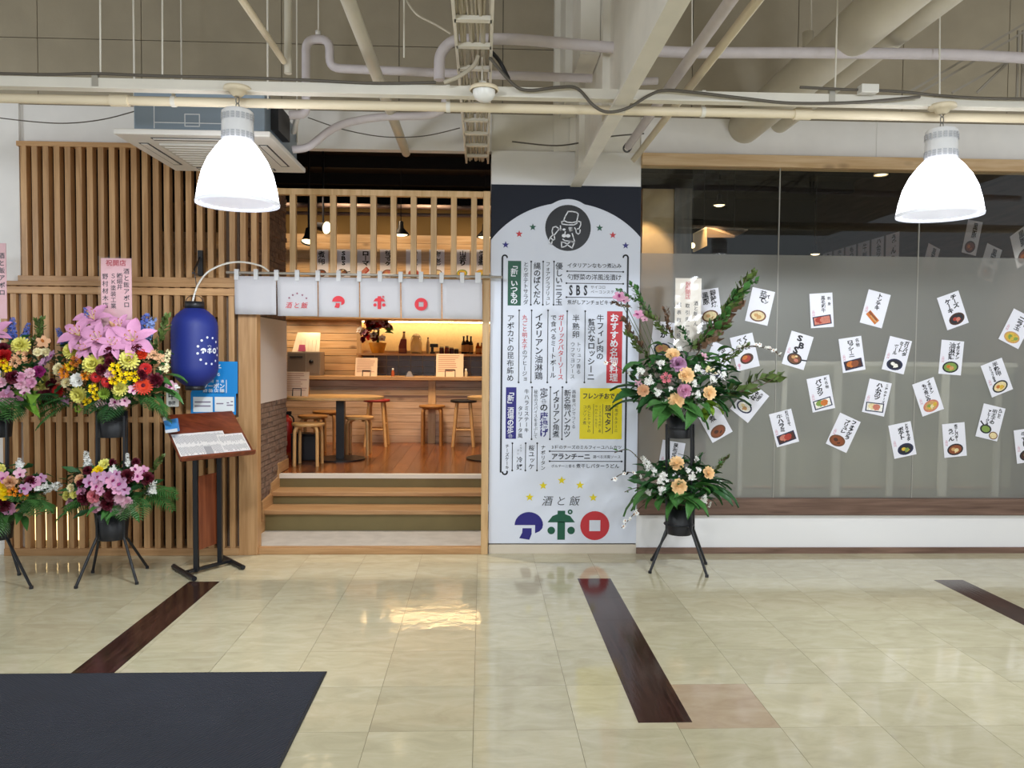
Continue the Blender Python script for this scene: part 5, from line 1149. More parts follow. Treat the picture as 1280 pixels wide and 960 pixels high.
# fine diagonal twill of the pile
nt = m_mat.node_tree; b = nt.nodes['Principled BSDF']; tcx = nt.nodes.new('ShaderNodeTexCoord'); mpx = nt.nodes.new('ShaderNodeMapping'); mpx.inputs['Rotation'].default_value = (0, 0, radians(38)); wv = nt.nodes.new('ShaderNodeTexWave'); wv.inputs['Scale'].default_value = 20; wv.inputs['Distortion'].default_value = .4
nt.links.new(tcx.outputs['Object'], mpx.inputs[0]); nt.links.new(mpx.outputs[0], wv.inputs['Vector']); bpx = nt.nodes.new('ShaderNodeBump'); bpx.inputs['Strength'].default_value = 1.0; bpx.inputs['Distance'].default_value = .006; nt.links.new(wv.outputs['Fac'], bpx.inputs['Height']); nt.links.new(bpx.outputs[0], b.inputs['Normal'])

# ================================================================== MENU LECTERN, SANITISER, POSTERS
M_mah = wood('mahogany', '8a4426', '5e2813', 'X', rough=.3, scale=8); M_mahz = wood('mahogany_z', '8a4a2c', '6a3018', 'Z', rough=.35)
c0, c1 = on(234, 719), on(289, 706)
ms = thing('menu_lectern', 'dark metal menu stand with a sloping brown wooden board, below the lantern', 'menu stand', c0.lerp(c1, .5))
for (q0, q1) in ((on(217, 711), on(243, 727)), (on(279, 699.5), on(304, 712.5))):
    MB().tube([q0+Vector((0, 0, .02)), q1+Vector((0, 0, .02))], .019, 10).build('foot', M_black, ms)
f0, f1 = on(234, 720), on(288, 705.5)
MB().bar(f0+Vector((0, 0, .03)), f1+Vector((0, 0, .03)), .034, .02).build('crossbar', M_black, ms)
BLc, BRc, TLc = at(225.5, 575, 5.62), at(318.5, 566, 5.92), at(201, 519, 5.98)
TRc = TLc+(BRc-BLc)
up = (TLc-BLc); rg = (BRc-BLc); nrm = rg.cross(up).normalized()
for px0, px1 in ((244.5, 237.0), (274.5, 280)):
    tp = BLc+rg*((.22 if px0 < 260 else .6))+up*.3
    ft = f0.lerp(f1, .16 if px0 < 260 else .8)
    p_ = Vector((ft.x, ft.y, 0)); 
    top = at(px0, 585, p_.y); MB().bar(Vector((top.x, p_.y, .02)), Vector((top.x, p_.y, (BLc+up*.35).z-.02)), .034, .034).build('post', M_black, ms)
    if px0 < 260: xa = (top.x, p_.y)
    else: xb = (top.x, p_.y)
MB().slab([(xa[0]+.02, xa[1]+.0, at(250, 690, 5.8).z), (xb[0]-.02, xb[1], at(250, 690, 5.8).z), (xb[0]-.02, xb[1], at(260, 597, 5.8).z), (xa[0]+.02, xa[1], at(260, 597, 5.8).z)], (0, .012, 0)).build('lower_panel', M_mahz, ms)
MB().slab([BLc, BRc, TRc, TLc], -nrm*.02).build('board', M_mah, ms, bevel=.004)
MB().slab([BLc-up*.03, BRc-up*.03, BRc+up*.0, BLc+up*.0], nrm*.035).build('ledge', M_mah, ms, bevel=.004)
wB, hB = rg.length, up.length
LP = Plane(BLc, rg.normalized(), (up-rg.normalized()*up.dot(rg.normalized())).normalized()); sk = up.dot(rg.normalized())
def sheet(name, label, u0, u1, v0, v1, seed, lift, grey=False):
    t = thing(name, label, 'menu sheet', LP.p((u0+u1)/2*wB+sk*v0, v0*hB, lift))
    q = [LP.p(u*wB+sk*v, v*hB*.97, lift) for u, v in ((u0, v0), (u1, v0), (u1, v1), (u0, v1))]
    MB().slab(q, LP.n*.0015).build('paper', mat('sheet_white', 'ece6e2', .5), t)
    random.seed(seed); k_ = MB(); u = u0+.02
    while u < u1-.02:
        for (a_, b_) in ((v0+.03, (v0+v1)/2-.02), ((v0+v1)/2+.01, v1-.03)):
            v = b_-random.uniform(0, .03)
            stroke(k_, LP, [(u*wB+sk*v, v*hB*.97), (u*wB+sk*a_, (a_+random.uniform(0, .06))*hB*.97)], .0035, lift+.0022)
        u += .014
    if grey: poly(k_, LP, [LP_(u, v) for u, v in ((.36, v0+.02), (.46, v0+.02), (.46, v0+.2), (.36, v0+.2))], lift+.0025)
    k_.build('printed_lines', mat('sheet_print', 'a9a5a6', .6), t, kind='stuff')
def LP_(u, v): return (u*wB+sk*v, v*hB*.97)
sheet('menu_sheet', 'larger white printed menu sheet on the left of the sloping brown board', .02, .72, .03, .56, 3, .001, True)
sheet('menu_sheet', 'smaller white printed menu sheet on the right of the sloping brown board', .60, .965, .04, .47, 5, .0028)
random.seed(11)
# sanitiser bottle hanging on the lectern corner
q = at(213.5, 541, 5.72); sb = thing('sanitiser_pack', 'small blue and white sanitiser bottle with a white cap at the board corner', 'bottle', q)
qa, qb, qc, qd = at(207, 541.5, 5.75), at(222, 539.5, 5.75), at(219.5, 523, 5.86), at(204, 526, 5.86)
MB().slab([qa, qb, qc, qd], (0, .05, 0)).build('body', mat('sani_blue', '3f8fd6', .35), sb, bevel=.006)
MB().slab([qa+Vector((0, -.002, 0)), qb+Vector((0, -.002, 0)), qb.lerp(qc, .25)+Vector((0, -.002, 0)), qa.lerp(qd, .25)+Vector((0, -.002, 0))], (0, .004, 0)).build('white_band', mat('sani_white', 'e6e8ec', .4), sb)
e_ = at(206, 523, 5.88); MB().lathe(e_, [(.014, -.02), (.014, .006), (.008, .012), (.001, .014)], 12).build('cap', M_whiteb, sb)
# blue poster on the lattice behind the lantern
yq = YF-.052
pz = thing('blue_poster', 'bright blue poster with white letters on the lattice, partly behind the lantern', 'poster', at(268, 518, yq))
PP = Plane((0, yq-.004, 0), (1, 0, 0), (0, 0, 1))
def pq(px, py): p = at(px, py, yq-.004); return (p.x, p.z)
M_pb = mat('poster_blue', '168ad6', .45); M_pw = mat('poster_white', 'eef2f6', .5)
for nm, (x0, y0, x1, y1) in (('upper_sheet', (239, 451.5, 297, 492)), ('lower_sheet', (238.5, 490, 295, 518.5))):
    a, b = pq(x0, y0), pq(x1, y1); MB().box(a[0], b[0], yq-.003-(.002 if nm == 'lower_sheet' else 0), yq, b[1], a[1]).build(nm, M_pb, pz)
k_ = MB()
for x0, y0, x1, y1 in ((241.5, 496, 266, 515), (268.5, 496, 293, 514.5)): a, b = pq(x0, y0), pq(x1, y1); poly(k_, PP, [(a[0], b[1]), (b[0], b[1]), (b[0], a[1]), (a[0], a[1])], .002)
hline(k_, PP, '電子', pq(258, 459)[0], pq(277, 459)[0], pq(270, 459.5)[1], sz(9), .03); hline(k_, PP, '使える', pq(254, 468)[0], pq(277, 468)[0], pq(270, 468)[1], sz(4.5), .02)
hline(k_, PP, '地域共通', pq(256, 477)[0], pq(281, 477)[0], pq(270, 476.5)[1], sz(4), .01); hline(k_, PP, 'クーポン', pq(253, 482)[0], pq(281, 482)[0], pq(270, 482.5)[1], sz(7), .03); hline(k_, PP, '取扱店舗', pq(253, 489)[0], pq(281, 489)[0], pq(270, 488.8)[1], sz(6), .03)
stroke(k_, PP, [pq(283, 475), pq(283, 491)], sz(.8), .002)
k_.build('lettering', M_pw, pz, kind='stuff')
k2 = MB()
for y in (502.5, 507.5): stroke(k2, PP, [pq(244, y), pq(263, y)], sz(1.6), .0035)
for (x0, x1, y) in ((271, 279, 504.5), (284, 286, 503.5), (289, 291, 502), (284, 291, 506.5)): stroke(k2, PP, [pq(x0, y), pq(x1, y)], sz(1.4), .0035)
k2.build('small_print', mat('poster_print', '8b7f96', .6), pz, kind='stuff')
st = thing('white_notice', 'small white notice with a black sign hanging left of the blue poster', 'notice', at(215.5, 509, yq))
a, b = pq(208, 487), pq(224, 508.5); MB().box(a[0], b[0], yq-.012, yq-.004, b[1], a[1]).build('plate', mat('notice_white', 'dcdcd6', .5), st, bevel=.004)
k_ = MB(); P3 = Plane((0, yq-.0122, 0), (1, 0, 0), (0, 0, 1)); put(k_, P3, '中', *pq(215.5, 494.5), sz(10), .04); hline(k_, P3, '静岡', pq(211, 504)[0], pq(220, 504)[0], pq(215, 503.7)[1], sz(5.4), .03); k_.build('lettering', M_ink, st, kind='stuff')

# ================================================================== FLOWERS
random.seed(21)
FCOL = {'apricot': 'f3cd97', 'pink': 'd99aba', 'palepink': 'e3b3c6', 'lilac': 'c191b4', 'magenta': '8c2466', 'red': 'b81d1f', 'orangered': 'cf3a1c', 'orange': 'e08a1e', 'yellow': 'efcf10', 'lemon': 'e8e27c', 'limegreen': '9cb84a', 'cream': 'efe3b4', 'white': 'efeeea', 'maroon': '5a1424', 'blue': '5568b4', 'paleblue': '7d92c9', 'peach': 'dfae86', 'salmon': 'dd8390', 'lily': 'cf92b8', 'bronze': 'b5671f'}
GCOL = {'leaf': '46763a', 'dark_leaf': '2f5a30', 'light_leaf': '6f9a35', 'hosta': '86a83c', 'olive_leaf': '5a6e38', 'reddish_leaf': '6d5340', 'stem': '4a5a2c', 'twig': '57483a'}
def pm(c):
    return mat('petal_'+c, FCOL[c], .55, noise=.1, nscale=40, spec=.3)
def gm(c): return mat('green_'+c, GCOL[c], .42, noise=.15, nscale=20, spec=.35)
rd = radians
_pro = {}
def proto(kind, col):
    k = (kind, col)
    if k in _pro: return _pro[k]
    m = MB(); mats = [pm(col) if col in FCOL else gm(col)]
    if kind == 'rose':
        for n, r0, L, W_, e0, e1, z in ((3, .05, .4, .3, 88, 60, .08), (4, .13, .46, .46, 86, 40, .0), (5, .24, .5, .6, 80, 25, -.06), (6, .34, .56, .72, 70, 8, -.12), (6, .42, .62, .85, 52, -12, -.18)):
            o = random.uniform(0, 6)
            for i in range(n): m.petal(o+2*pi*i/n, r0, z-.1, L, W_, rd(e0), rd(e1), 4, 3, .22, .72, .6)
        m.lathe((0, 0, .1), [(.22, -.3), (.26, -.05), (.18, .1), (.001, .16)], 10)
    elif kind == 'carnation':
        for r_, n, e in ((0, 14, 25), (1, 12, 50), (2, 8, 75)):
            for i in range(n): m.petal(2*pi*i/n+r_*.3+random.uniform(-.15, .15), .05, -.3+.12*r_, .95-.1*r_, .5, rd(e+random.uniform(-10, 10)), rd(e-15+random.uniform(-25, 25)), 3, 3, random.uniform(-.3, .4), .8, .8)
    elif kind == 'chrysanthemum':
        for r_, (n, e0, e1, L) in enumerate(((16, -15, 25, 1.0), (16, 10, 55, .97), (14, 32, 78, .92), (10, 55, 100, .85), (6, 75, 115, .8))):
            for i in range(n): m.petal(2*pi*i/n+r_*.2, .04, -.35, L, .27, rd(e0), rd(e1), 3, 2, 0, .75, .7)
    elif kind == 'gerbera':
        for r_, (n, e, L) in enumerate(((20, 6, 1.0), (18, 18, .85), (14, 34, .6))):
            for i in range(n): m.petal(2*pi*i/n+r_*.13, .1, 0+r_*.03, L-.1, .25, rd(e), rd(e-14), 3, 2, 0, .5, .6)
        mats.append(pm('maroon')); m.m = 1; m.lathe((0, 0, .12), [(.24, -.05), (.2, .05), (.001, .1)], 12)
    elif kind == 'lily':
        for i in range(6): m.petal(2*pi*i/6+.1, .03, -.3 if i % 2 else -.26, 1.38, .68 if i % 2 else .52, rd(62), rd(-45), 6, 3, .2, .04, .5)
        mats += [gm('limegreen') if False else pm('lemon'), pm('bronze')]
        m.m = 1
        for i in range(6): a = 2*pi*i/6+.5; m.tube([(0, 0, -.1), (.16*cos(a), .16*sin(a), .3), (.3*cos(a), .3*sin(a), .55)], .014, 4); 
        m.m = 2
        for i in range(6): a = 2*pi*i/6+.5; m.bar((.3*cos(a)-.06*sin(a), .3*sin(a)+.06*cos(a), .56), (.3*cos(a)+.06*sin(a), .3*sin(a)-.06*cos(a), .56), .04)
    elif kind == 'lily_bud':
        m.tube([(0, 0, -.6), (0, 0, -.3), (0, 0, .2), (0, 0, .7), (0, 0, .95)], [.06, .17, .2, .13, .02], 8)
    elif kind == 'orchid':
        for i in range(5): m.petal(pi/2+2*pi*i/5, .03, 0, 1.0, .85 if i in (1, 4) else .72, rd(28), rd(4), 4, 3, .12, .55, .6)
        mats.append(pm('magenta') if col in ('pink', 'palepink', 'lilac') else pm('bronze')); m.m = 1; m.petal(-pi/2, .02, .05, .5, .42, rd(50), rd(-10), 3, 3, .3, .5, .7)
    elif kind == 'alstroemeria':
        for c_ in range(5):
            a = 2*pi*c_/5; ox, oy = .5*cos(a), .5*sin(a); k0 = len(m.v)
            for i in range(6): m.petal(2*pi*i/6+a, .02, 0, .48, .26, rd(65), rd(20), 3, 3, .15, .25, .6)
            for v in m.v[k0:]: v.x += ox; v.y += oy; v.z += random.uniform(-.1, .15)
    elif kind == 'cluster':        # small florets in a loose cluster
        for c_ in range(11):
            k0 = len(m.v)
            for i in range(5): m.petal(2*pi*i/5, .02, 0, .24, .2, rd(35), rd(5), 2, 3, .1, .6, .6)
            th, ph = random.uniform(0, 6.28), random.uniform(0, 1.1); R_ = .75
            q = Euler((random.uniform(-.6, .6), random.uniform(-.6, .6), 0)).to_matrix()
            for j in range(k0, len(m.v)): m.v[j] = q@m.v[j]+Vector((R_*sin(ph)*cos(th), R_*sin(ph)*sin(th), R_*cos(ph)-.4))
    elif kind == 'spike':          # tall spike along +Z, length 1
        mats.append(gm('stem')); m.m = 1; m.tube([(0, 0, 0), (.02, 0, .5), (0, 0, 1)], [.018, .014, .006], 5); m.m = 0
        for c_ in range(24):
            z = .18+.8*c_/24; a = c_*2.4; k0 = len(m.v); s_ = .15*(1-.6*c_/24)
            for i in range(5): m.petal(2*pi*i/5, .01, 0, s_*.9, s_*.8, rd(35), rd(5), 2, 3, .1, .6, .6)
            q = (Matrix.Rotation(a, 3, 'Z')@Matrix.Rotation(1.15, 3, 'Y'))
            for j in range(k0, len(m.v)): m.v[j] = q@m.v[j]+Vector((.09*(1-.5*c_/24)*cos(a), .09*(1-.5*c_/24)*sin(a), z))
    elif kind == 'leaf': m.petal(0, 0, 0, 1, .3, rd(28), rd(-48), 6, 3, .16, .03, .42)
    elif kind == 'straight_leaf': m.petal(0, 0, 0, 1, .27, rd(8), rd(-12), 5, 3, .15, .03, .4)
    elif kind == 'broad_leaf': m.petal(0, 0, 0, 1, .62, rd(30), rd(-50), 6, 5, .12, .03, .4)
    elif kind == 'frond':
        n = 13; pts = [Vector((i/n, 0, .22*(i/n)-.45*(i/n)**2)) for i in range(n+1)]
        m.tube(pts, .007, 4)
        for i in range(2, n+1):
            for s_ in (-1, 1):
                L = .42*sin(pi*(.18+.75*i/n))+.05; d = Vector((.55, s_*.85, -.18)).normalized()
                p = pts[i]; q = p+d*L+Vector((0, 0, -.1*L)); w = Vector((.018, 0, .0)); mid = p.lerp(q, .5)+Vector((0, 0, .03))
                m.add([p-w, p+w, mid+w*1.3, q, mid-w*1.3], [(0, 1, 2, 3, 4)])
    elif kind == 'sprig':          # twig with leaves along +X
        mats = [gm('twig'), mats[0]]; m.m = 0
        pts = [Vector((i/6, .04*sin(i*1.7), .05*sin(i*1.1))) for i in range(7)]; m.tube(pts, [.012-.0015*i for i in range(7)], 5); m.m = 1
        for i in range(42):
            t_ = .08+.92*i/42; k0 = len(m.v); m.petal(0, 0, 0, random.uniform(.11, .19), .1, rd(10), rd(-30), 3, 3, .1, .05, .45)
            q = Matrix.Rotation(random.uniform(0, 6.28), 3, 'X')@Matrix.Rotation(-random.uniform(.45, 1.35), 3, 'Y')
            b = pts[int(t_*6)].lerp(pts[min(6, int(t_*6)+1)], t_*6 % 1)
            for j in range(k0, len(m.v)): m.v[j] = q@m.v[j]+b
    me = m.mesh(kind, mats); _pro[k] = me; return me
NAME = {'spike': 'flower_spike', 'cluster': 'small_blossom', 'leaf': 'leaf', 'straight_leaf': 'leaf', 'broad_leaf': 'leaf', 'frond': 'fern_frond', 'sprig': 'leafy_twig'}
SPREAD = {'rose': 1, 'carnation': 1, 'chrysanthemum': 1, 'gerbera': 1, 'lily': 1, 'orchid': 1}
def arrangement(name, label, cpx, rpx, Yc, base, flowers, tall, greens, depth, bucket, extra_m=None, fillseed=1):
    """flowers: (kind, colour, px, py, radius_px). The cushion bulges towards the viewer from depth Yc."""
    cx, cy = cpx; rx, ry = rpx; random.seed(fillseed)
    t = thing(name, label, 'flower arrangement', base)
    bx0, by0, by1, bw = bucket
    p = at(bx0, by1, Yc); s_ = Yc/FOC; H = (by1-by0)*s_; R = bw/2*s_
    MB().lathe((p.x, Yc, p.z), [(R*.84, 0), (R*.86, .01), (R, H), (R*.93, H), (R*.8, .02)], 20, cap0=True).build('bucket', M_blackp, t)
    ctr = at(cx, cy, Yc)
    def surf(px, py):
        q = min(.97, ((px-cx)/rx)**2+((py-cy)/ry)**2); d = depth*sqrt(1-q)
        return at(px, py, Yc-d)
    core = MB(); org = Vector((p.x, Yc, p.z+H*.7))
    for kind, col, px, py, r in flowers:
        P = surf(px, py); d = (P-ctr); d = (d.normalized()*.55+Vector((0, -1, .28))+Vector((random.uniform(-.2, .2), 0, random.uniform(-.15, .15)))).normalized()
        q = d.to_track_quat('Z', 'Y')@Quaternion((0, 0, 1), random.uniform(0, 6.28))
        inst(NAME.get(kind, kind), proto(kind, col), t, P, q, r*s_*random.uniform(.95, 1.08))
        core.tube([org, org.lerp(P, .6)+Vector((0, .02, .03)), P-d*.3*r*s_], .0025, 4, cap=False)
    for kind, col, x0, y0, x1, y1 in tall:      # spikes / twigs from one pixel point to another
        a = at(x0, y0, Yc-.03); b = at(x1, y1, Yc-random.uniform(-.05, .1)); d = b-a
        q = d.to_track_quat('Z' if kind == 'spike' else 'X', 'Y')
        inst(NAME[kind], proto(kind, col), t, a, q, d.length)
    for kind, col, n, (x0, y0, x1, y1), (l0, l1), (a0, a1), dd in greens:
        for i in range(n):
            px, py = random.uniform(x0, x1), random.uniform(y0, y1); P = at(px, py, Yc-random.uniform(*dd))
            az = radians(random.uniform(a0, a1)); L = random.uniform(l0, l1)*s_
            q = (Euler((random.uniform(-.5, .5), random.uniform(-.25, .5), az))).to_quaternion()
            inst(NAME[kind], proto(kind, col), t, P, q, L)
    core.build('stems', gm('stem'), t, kind='stuff')
    # dense small greenery inside the cushion
    f = MB()
    for i in range(260):
        a = random.uniform(0, 6.28); rr = sqrt(random.random())*.92; px, py = cx+rx*rr*cos(a), cy+ry*rr*sin(a)*.9
        q = rr*rr; P = at(px, py, Yc-depth*sqrt(1-q)*random.uniform(.3, .85)+.03)
        M = Matrix.Translation(P)@Euler((random.uniform(-1.2, .3), random.uniform(-.6, .6), random.uniform(0, 6.28))).to_matrix().to_4x4()
        g_ = MB().petal(0, 0, 0, random.uniform(12, 24)*s_, 7*s_, rd(30), rd(-30), 3, 3, .1, .05, .45); g_.xf(M); f.add(g_.v, g_.f, True)
    f.build('foliage', gm('dark_leaf'), t, kind='stuff')
    return t
def flower_stand(label, feet, posts, yy, lower_ring, upper_ring, Yc):
    """feet: pixel points of the four feet on the floor"""
    F_ = [on(*f) for f in feet]; c = sum(F_, Vector())/len(F_)
    t = thing('flower_stand', label, 'flower stand', (c.x, c.y, 0), 0, 'two tier flower stands')
    tops = []
    for f, (px, dy) in zip(F_, posts):
        Y = Yc+dy; k = at(px, yy[1], Y); tp = at(px, yy[0], Y)
        MB().tube([f+Vector((0, 0, .012)), Vector((k.x, Y, k.z))], .0105, 8).build('leg', M_black, t)
        MB().tube([f, f+Vector((0, 0, .02))], .014, 8).build('foot_cap', M_black, t)
        tops.append((k, tp))
    for px, dy in posts:
        Y = Yc+dy; k = at(px, yy[1], Y); tp = at(px, yy[0], Y); MB().tube([Vector((k.x, Y, k.z)), Vector((tp.x, Y, tp.z))], .0095, 8).build('post', M_black, t)
    for (px, py, w_) in (lower_ring, upper_ring):
        p = at(px, py, Yc); r = w_/2*Yc/FOC
        MB().tube([Vector((p.x+r*cos(k*pi/16), Yc+r*sin(k*pi/16), p.z)) for k in range(33)], .007, 6).build('ring', M_black, t)
    return t
def tribute(label, px0, px1, py0, py1, Y, base_col, cols, wrap=False, post=None):
    a, b = at(px0, py1, Y), at(px1, py0, Y); t = thing('tribute_board', label, 'tribute board', ((a.x+b.x)/2, Y, a.z))
    MB().box(a.x, b.x, Y, Y+.006, a.z, b.z).build('board', mat('tribute_'+base_col, base_col, .35), t)
    P = Plane((0, Y-.0005, 0), (1, 0, 0), (0, 0, 1)); K = MB(); R_ = MB()
    for kind, txt, x, y0, y1, size, ink in cols:
        m = R_ if ink == 'r' else K
        if kind == 'v': c = at(x, y0, Y); d = at(x, y1, Y); vline(m, P, txt, c.x, c.z, d.z, size*Y/FOC, .015, .0012)
        else: c = at(x, y0, Y); d = at(y1, y0, Y); hline(m, P, txt, c.x, d.x, c.z, size*Y/FOC, .03, 0, .0012)
    K.build('lettering', M_ink, t, kind='stuff'); R_.build('lettering', mat('tribute_red', 'c03045', .5), t, kind='stuff')
    w = MB(); nu, nv = 5, 12; vs = []
    for v in range(nv+1):
        for u in range(nu+1): vs.append((a.x-.012+(b.x-a.x+.024)*u/nu, Y-.012-.007*random.random()-(.01 if wrap else 0)*random.random(), a.z+(b.z-a.z+.01)*v/nv))
    w.add(vs, [(v*(nu+1)+u, v*(nu+1)+u+1, (v+1)*(nu+1)+u+1, (v+1)*(nu+1)+u) for v in range(nv) for u in range(nu)])
    w.build('cellophane', cello, t)
    MB().box((a.x+b.x)/2-.012, (a.x+b.x)/2+.012, Y+.007, Y+.02, a.z-.45, b.z-.1).build('stake', M_black, t)
    return t
def cello_mat():
    m = bpy.data.materials.new('cellophane'); m.use_nodes = True; nt = m.node_tree; nt.nodes.remove(nt.nodes['Principled BSDF'])
    tr = nt.nodes.new('ShaderNodeBsdfTransparent'); gl = nt.nodes.new('ShaderNodeBsdfGlossy'); gl.inputs['Roughness'].default_value = .12
    fr = nt.nodes.new('ShaderNodeLayerWeight'); fr.inputs[0].default_value = .5; pw = nt.nodes.new('ShaderNodeMath'); pw.operation = 'POWER'; pw.inputs[1].default_value = 5; ma = nt.nodes.new('ShaderNodeMath'); ma.operation = 'MULTIPLY_ADD'; ma.inputs[1].default_value = .9; ma.inputs[2].default_value = .07
    nt.links.new(fr.outputs['Facing'], pw.inputs[0]); nt.links.new(pw.outputs[0], ma.inputs[0]); mx = nt.nodes.new('ShaderNodeMixShader')
    nt.links.new(ma.outputs[0], mx.inputs[0]); nt.links.new(tr.outputs[0], mx.inputs[1]); nt.links.new(gl.outputs[0], mx.inputs[2]); nt.links.new(mx.outputs[0], nt.nodes['Material Output'].inputs[0]); return m
cello = cello_mat()

random.seed(5)
for i in range(54):
    a = random.uniform(0, 6.28); ph = random.uniform(-.25, 1.5); r_ = random.uniform(.14, .27); P = BQ[0]+Vector((r_*cos(ph)*cos(a)*1.05, -abs(r_*cos(ph)*sin(a))*.6, .24+r_*sin(ph)*.95))
    d = (P-BQ[0]-Vector((0, 0, .1))).normalized()+Vector((0, -.7, 0))
    k_ = (('carnation', 'maroon'), ('rose', 'red'), ('orchid', 'palepink'), ('carnation', 'maroon'), ('leaf', 'leaf'), ('orchid', 'white'))[i % 6]
    inst(NAME.get(k_[0], k_[0]), proto(*k_), BQ[1], P, d.to_track_quat('Z', 'Y'), .055 if k_[0] != 'leaf' else .14)
MB().tube([BQ[0]+Vector((0, 0, .1)), BQ[0]+Vector((.02, -.05, .42))], .02, 6).build('stems', gm('stem'), BQ[1])
# ---- stand in front of the lower lattice
Y2 = 5.76
flower_stand('black two tier flower stand with bright bouquets in front of the lower lattice', [(95, 735.5), (116, 716), (171, 730.5), (184, 710.5)], [(121, -.1), (124, .1), (155, -.1), (158.5, .1)], (520, 672), (140, 650, 36), (140, 525, 34), Y2)
R, CA, CH, GE, LI, OR, AL, CL = 'rose', 'carnation', 'chrysanthemum', 'gerbera', 'lily', 'orchid', 'alstroemeria', 'cluster'
up2 = [(LI, 'lily', 99, 419, 21), (LI, 'lily', 117, 398, 19), (LI, 'lily', 124, 425, 20), (LI, 'lily', 166, 425, 21), (LI, 'lily', 142, 430, 17), (LI, 'lily', 108, 436, 14), (LI, 'lily', 150, 408, 15), ('lily_bud', 'peach', 142, 408, 14),
 (CH, 'lemon', 88, 437, 11), (CH, 'lemon', 116, 455, 12), (CH, 'lemon', 161, 449, 11), (CH, 'lemon', 97, 494, 10), (CH, 'lemon', 149, 485, 9), (CH, 'lemon', 52, 478, 10),
 (R, 'white', 96, 475, 8), (R, 'palepink', 137, 467, 6), (R, 'cream', 72, 461, 7), (R, 'cream', 82, 478, 6),
 (AL, 'orange', 84, 465, 11), (AL, 'bronze', 97, 452, 10), (AL, 'orange', 108, 470, 8), (AL, 'yellow', 90, 458, 8),
 (AL, 'yellow', 144, 461, 9), (AL, 'yellow', 156, 472, 10), (AL, 'yellow', 168, 471, 9), (AL, 'yellow', 143, 475, 8), (AL, 'yellow', 118, 486, 8), (AL, 'yellow', 111, 502, 8), (AL, 'yellow', 121, 495, 6), (AL, 'limegreen', 99, 511, 7),
 (GE, 'orangered', 179, 482, 10.5), (GE, 'red', 182, 461, 8), (GE, 'red', 72, 489, 10), (GE, 'red', 120, 471, 7), (GE, 'red', 134, 477, 7), (CA, 'orangered', 177, 442, 7),
 (CA, 'maroon', 137, 440, 8), (CA, 'maroon', 127, 462, 8), (CA, 'maroon', 172, 437, 8), (CA, 'maroon', 194, 475, 9), (CA, 'maroon', 177, 468, 8), (CA, 'maroon', 66, 498, 9), (CA, 'maroon', 64, 481, 8), (CA, 'maroon', 140, 482, 6), (CA, 'maroon', 136, 452, 6),
 (OR, 'palepink', 144, 504, 7.5), (OR, 'palepink', 157, 502, 6), (OR, 'palepink', 126, 505, 6.5), (OR, 'palepink', 167, 487, 6.5), (OR, 'pink', 74, 498, 6), (OR, 'lilac', 83, 500, 6), (OR, 'pink', 133, 507, 5),
 (CH, 'limegreen', 129, 492, 7), (CH, 'limegreen', 147, 495, 5), (CL, 'peach', 190, 443, 10), (CL, 'peach', 200, 448, 9), (CL, 'cream', 208, 460, 9), (OR, 'palepink', 214, 483, 7), (CL, 'white', 221, 484, 5), (CL, 'lilac', 62, 451, 11), (OR, 'lilac', 66, 444, 6), (R, 'pink', 78, 468, 5)]
arrangement('flower_arrangement', 'upper bouquet of pink lilies and yellow and red blooms beside the blue lantern', (138, 462), (78, 60), Y2, at(140, 546, Y2), up2,
 [('spike', 'blue', 172, 432, 184, 391), ('spike', 'blue', 84, 436, 71, 409), ('spike', 'blue', 112, 408, 106, 384), ('spike', 'paleblue', 176, 436, 193, 396), ('spike', 'cream', 200, 470, 212, 436), ('sprig', 'olive_leaf', 190, 450, 208, 395), ('sprig', 'olive_leaf', 60, 440, 45, 400)],
 [('frond', 'dark_leaf', 6, (125, 496, 155, 508), (34, 48), (-130, -50), (.0, .15)), ('frond', 'leaf', 5, (150, 490, 185, 503), (34, 52), (-60, 20), (.0, .12)), ('frond', 'leaf', 5, (75, 492, 110, 506), (32, 48), (-200, -120), (.0, .12)), ('leaf', 'leaf', 8, (170, 450, 200, 500), (30, 45), (-90, 30), (.0, .1))],
 .3, (140, 514, 546, 37), fillseed=2)
lo2 = [(R, 'lemon', 130, 580, 7), (R, 'yellow', 122, 589, 6.5), (R, 'lemon', 83, 619, 6.5), (R, 'lemon', 92, 618, 5.5), (R, 'cream', 88, 610, 5), (R, 'peach', 99, 599, 6.5),
 (CA, 'maroon', 159, 595, 9), (CA, 'maroon', 184, 598, 8.5), (CA, 'maroon', 105, 622, 9.5), (CA, 'maroon', 138, 619, 8), (CA, 'maroon', 134, 630, 8), (CA, 'maroon', 109, 588, 6), (CA, 'maroon', 101, 604, 6), (CA, 'maroon', 170, 577, 5.5), (CA, 'maroon', 140, 578, 5),
 (OR, 'lilac', 113, 602, 8), (OR, 'pink', 122, 607, 8), (OR, 'lilac', 133, 597, 8), (OR, 'pink', 141, 603, 8), (OR, 'lilac', 151, 604, 9), (OR, 'pink', 147, 612, 7), (OR, 'palepink', 170, 588, 7), (OR, 'pink', 172, 597, 6.5), (OR, 'lilac', 121, 597, 7), (OR, 'pink', 180, 588, 6), (OR, 'lilac', 157, 613, 6), (OR, 'lilac', 146, 594, 6), (OR, 'pink', 126, 614, 6),
 (R, 'palepink', 87, 630, 7.5), (R, 'pink', 101, 614, 6.5), (R, 'palepink', 149, 622, 7), (R, 'palepink', 158, 628, 7), (R, 'pink', 146, 636, 7.5), (R, 'pink', 118, 635, 6), (OR, 'palepink', 124, 632, 6),
 (CA, 'salmon', 117, 620, 8.5), (CL, 'white', 142, 587, 8), (CL, 'white', 192, 613, 8), (CL, 'white', 190, 604, 6), (CL, 'white', 160, 580, 6)]
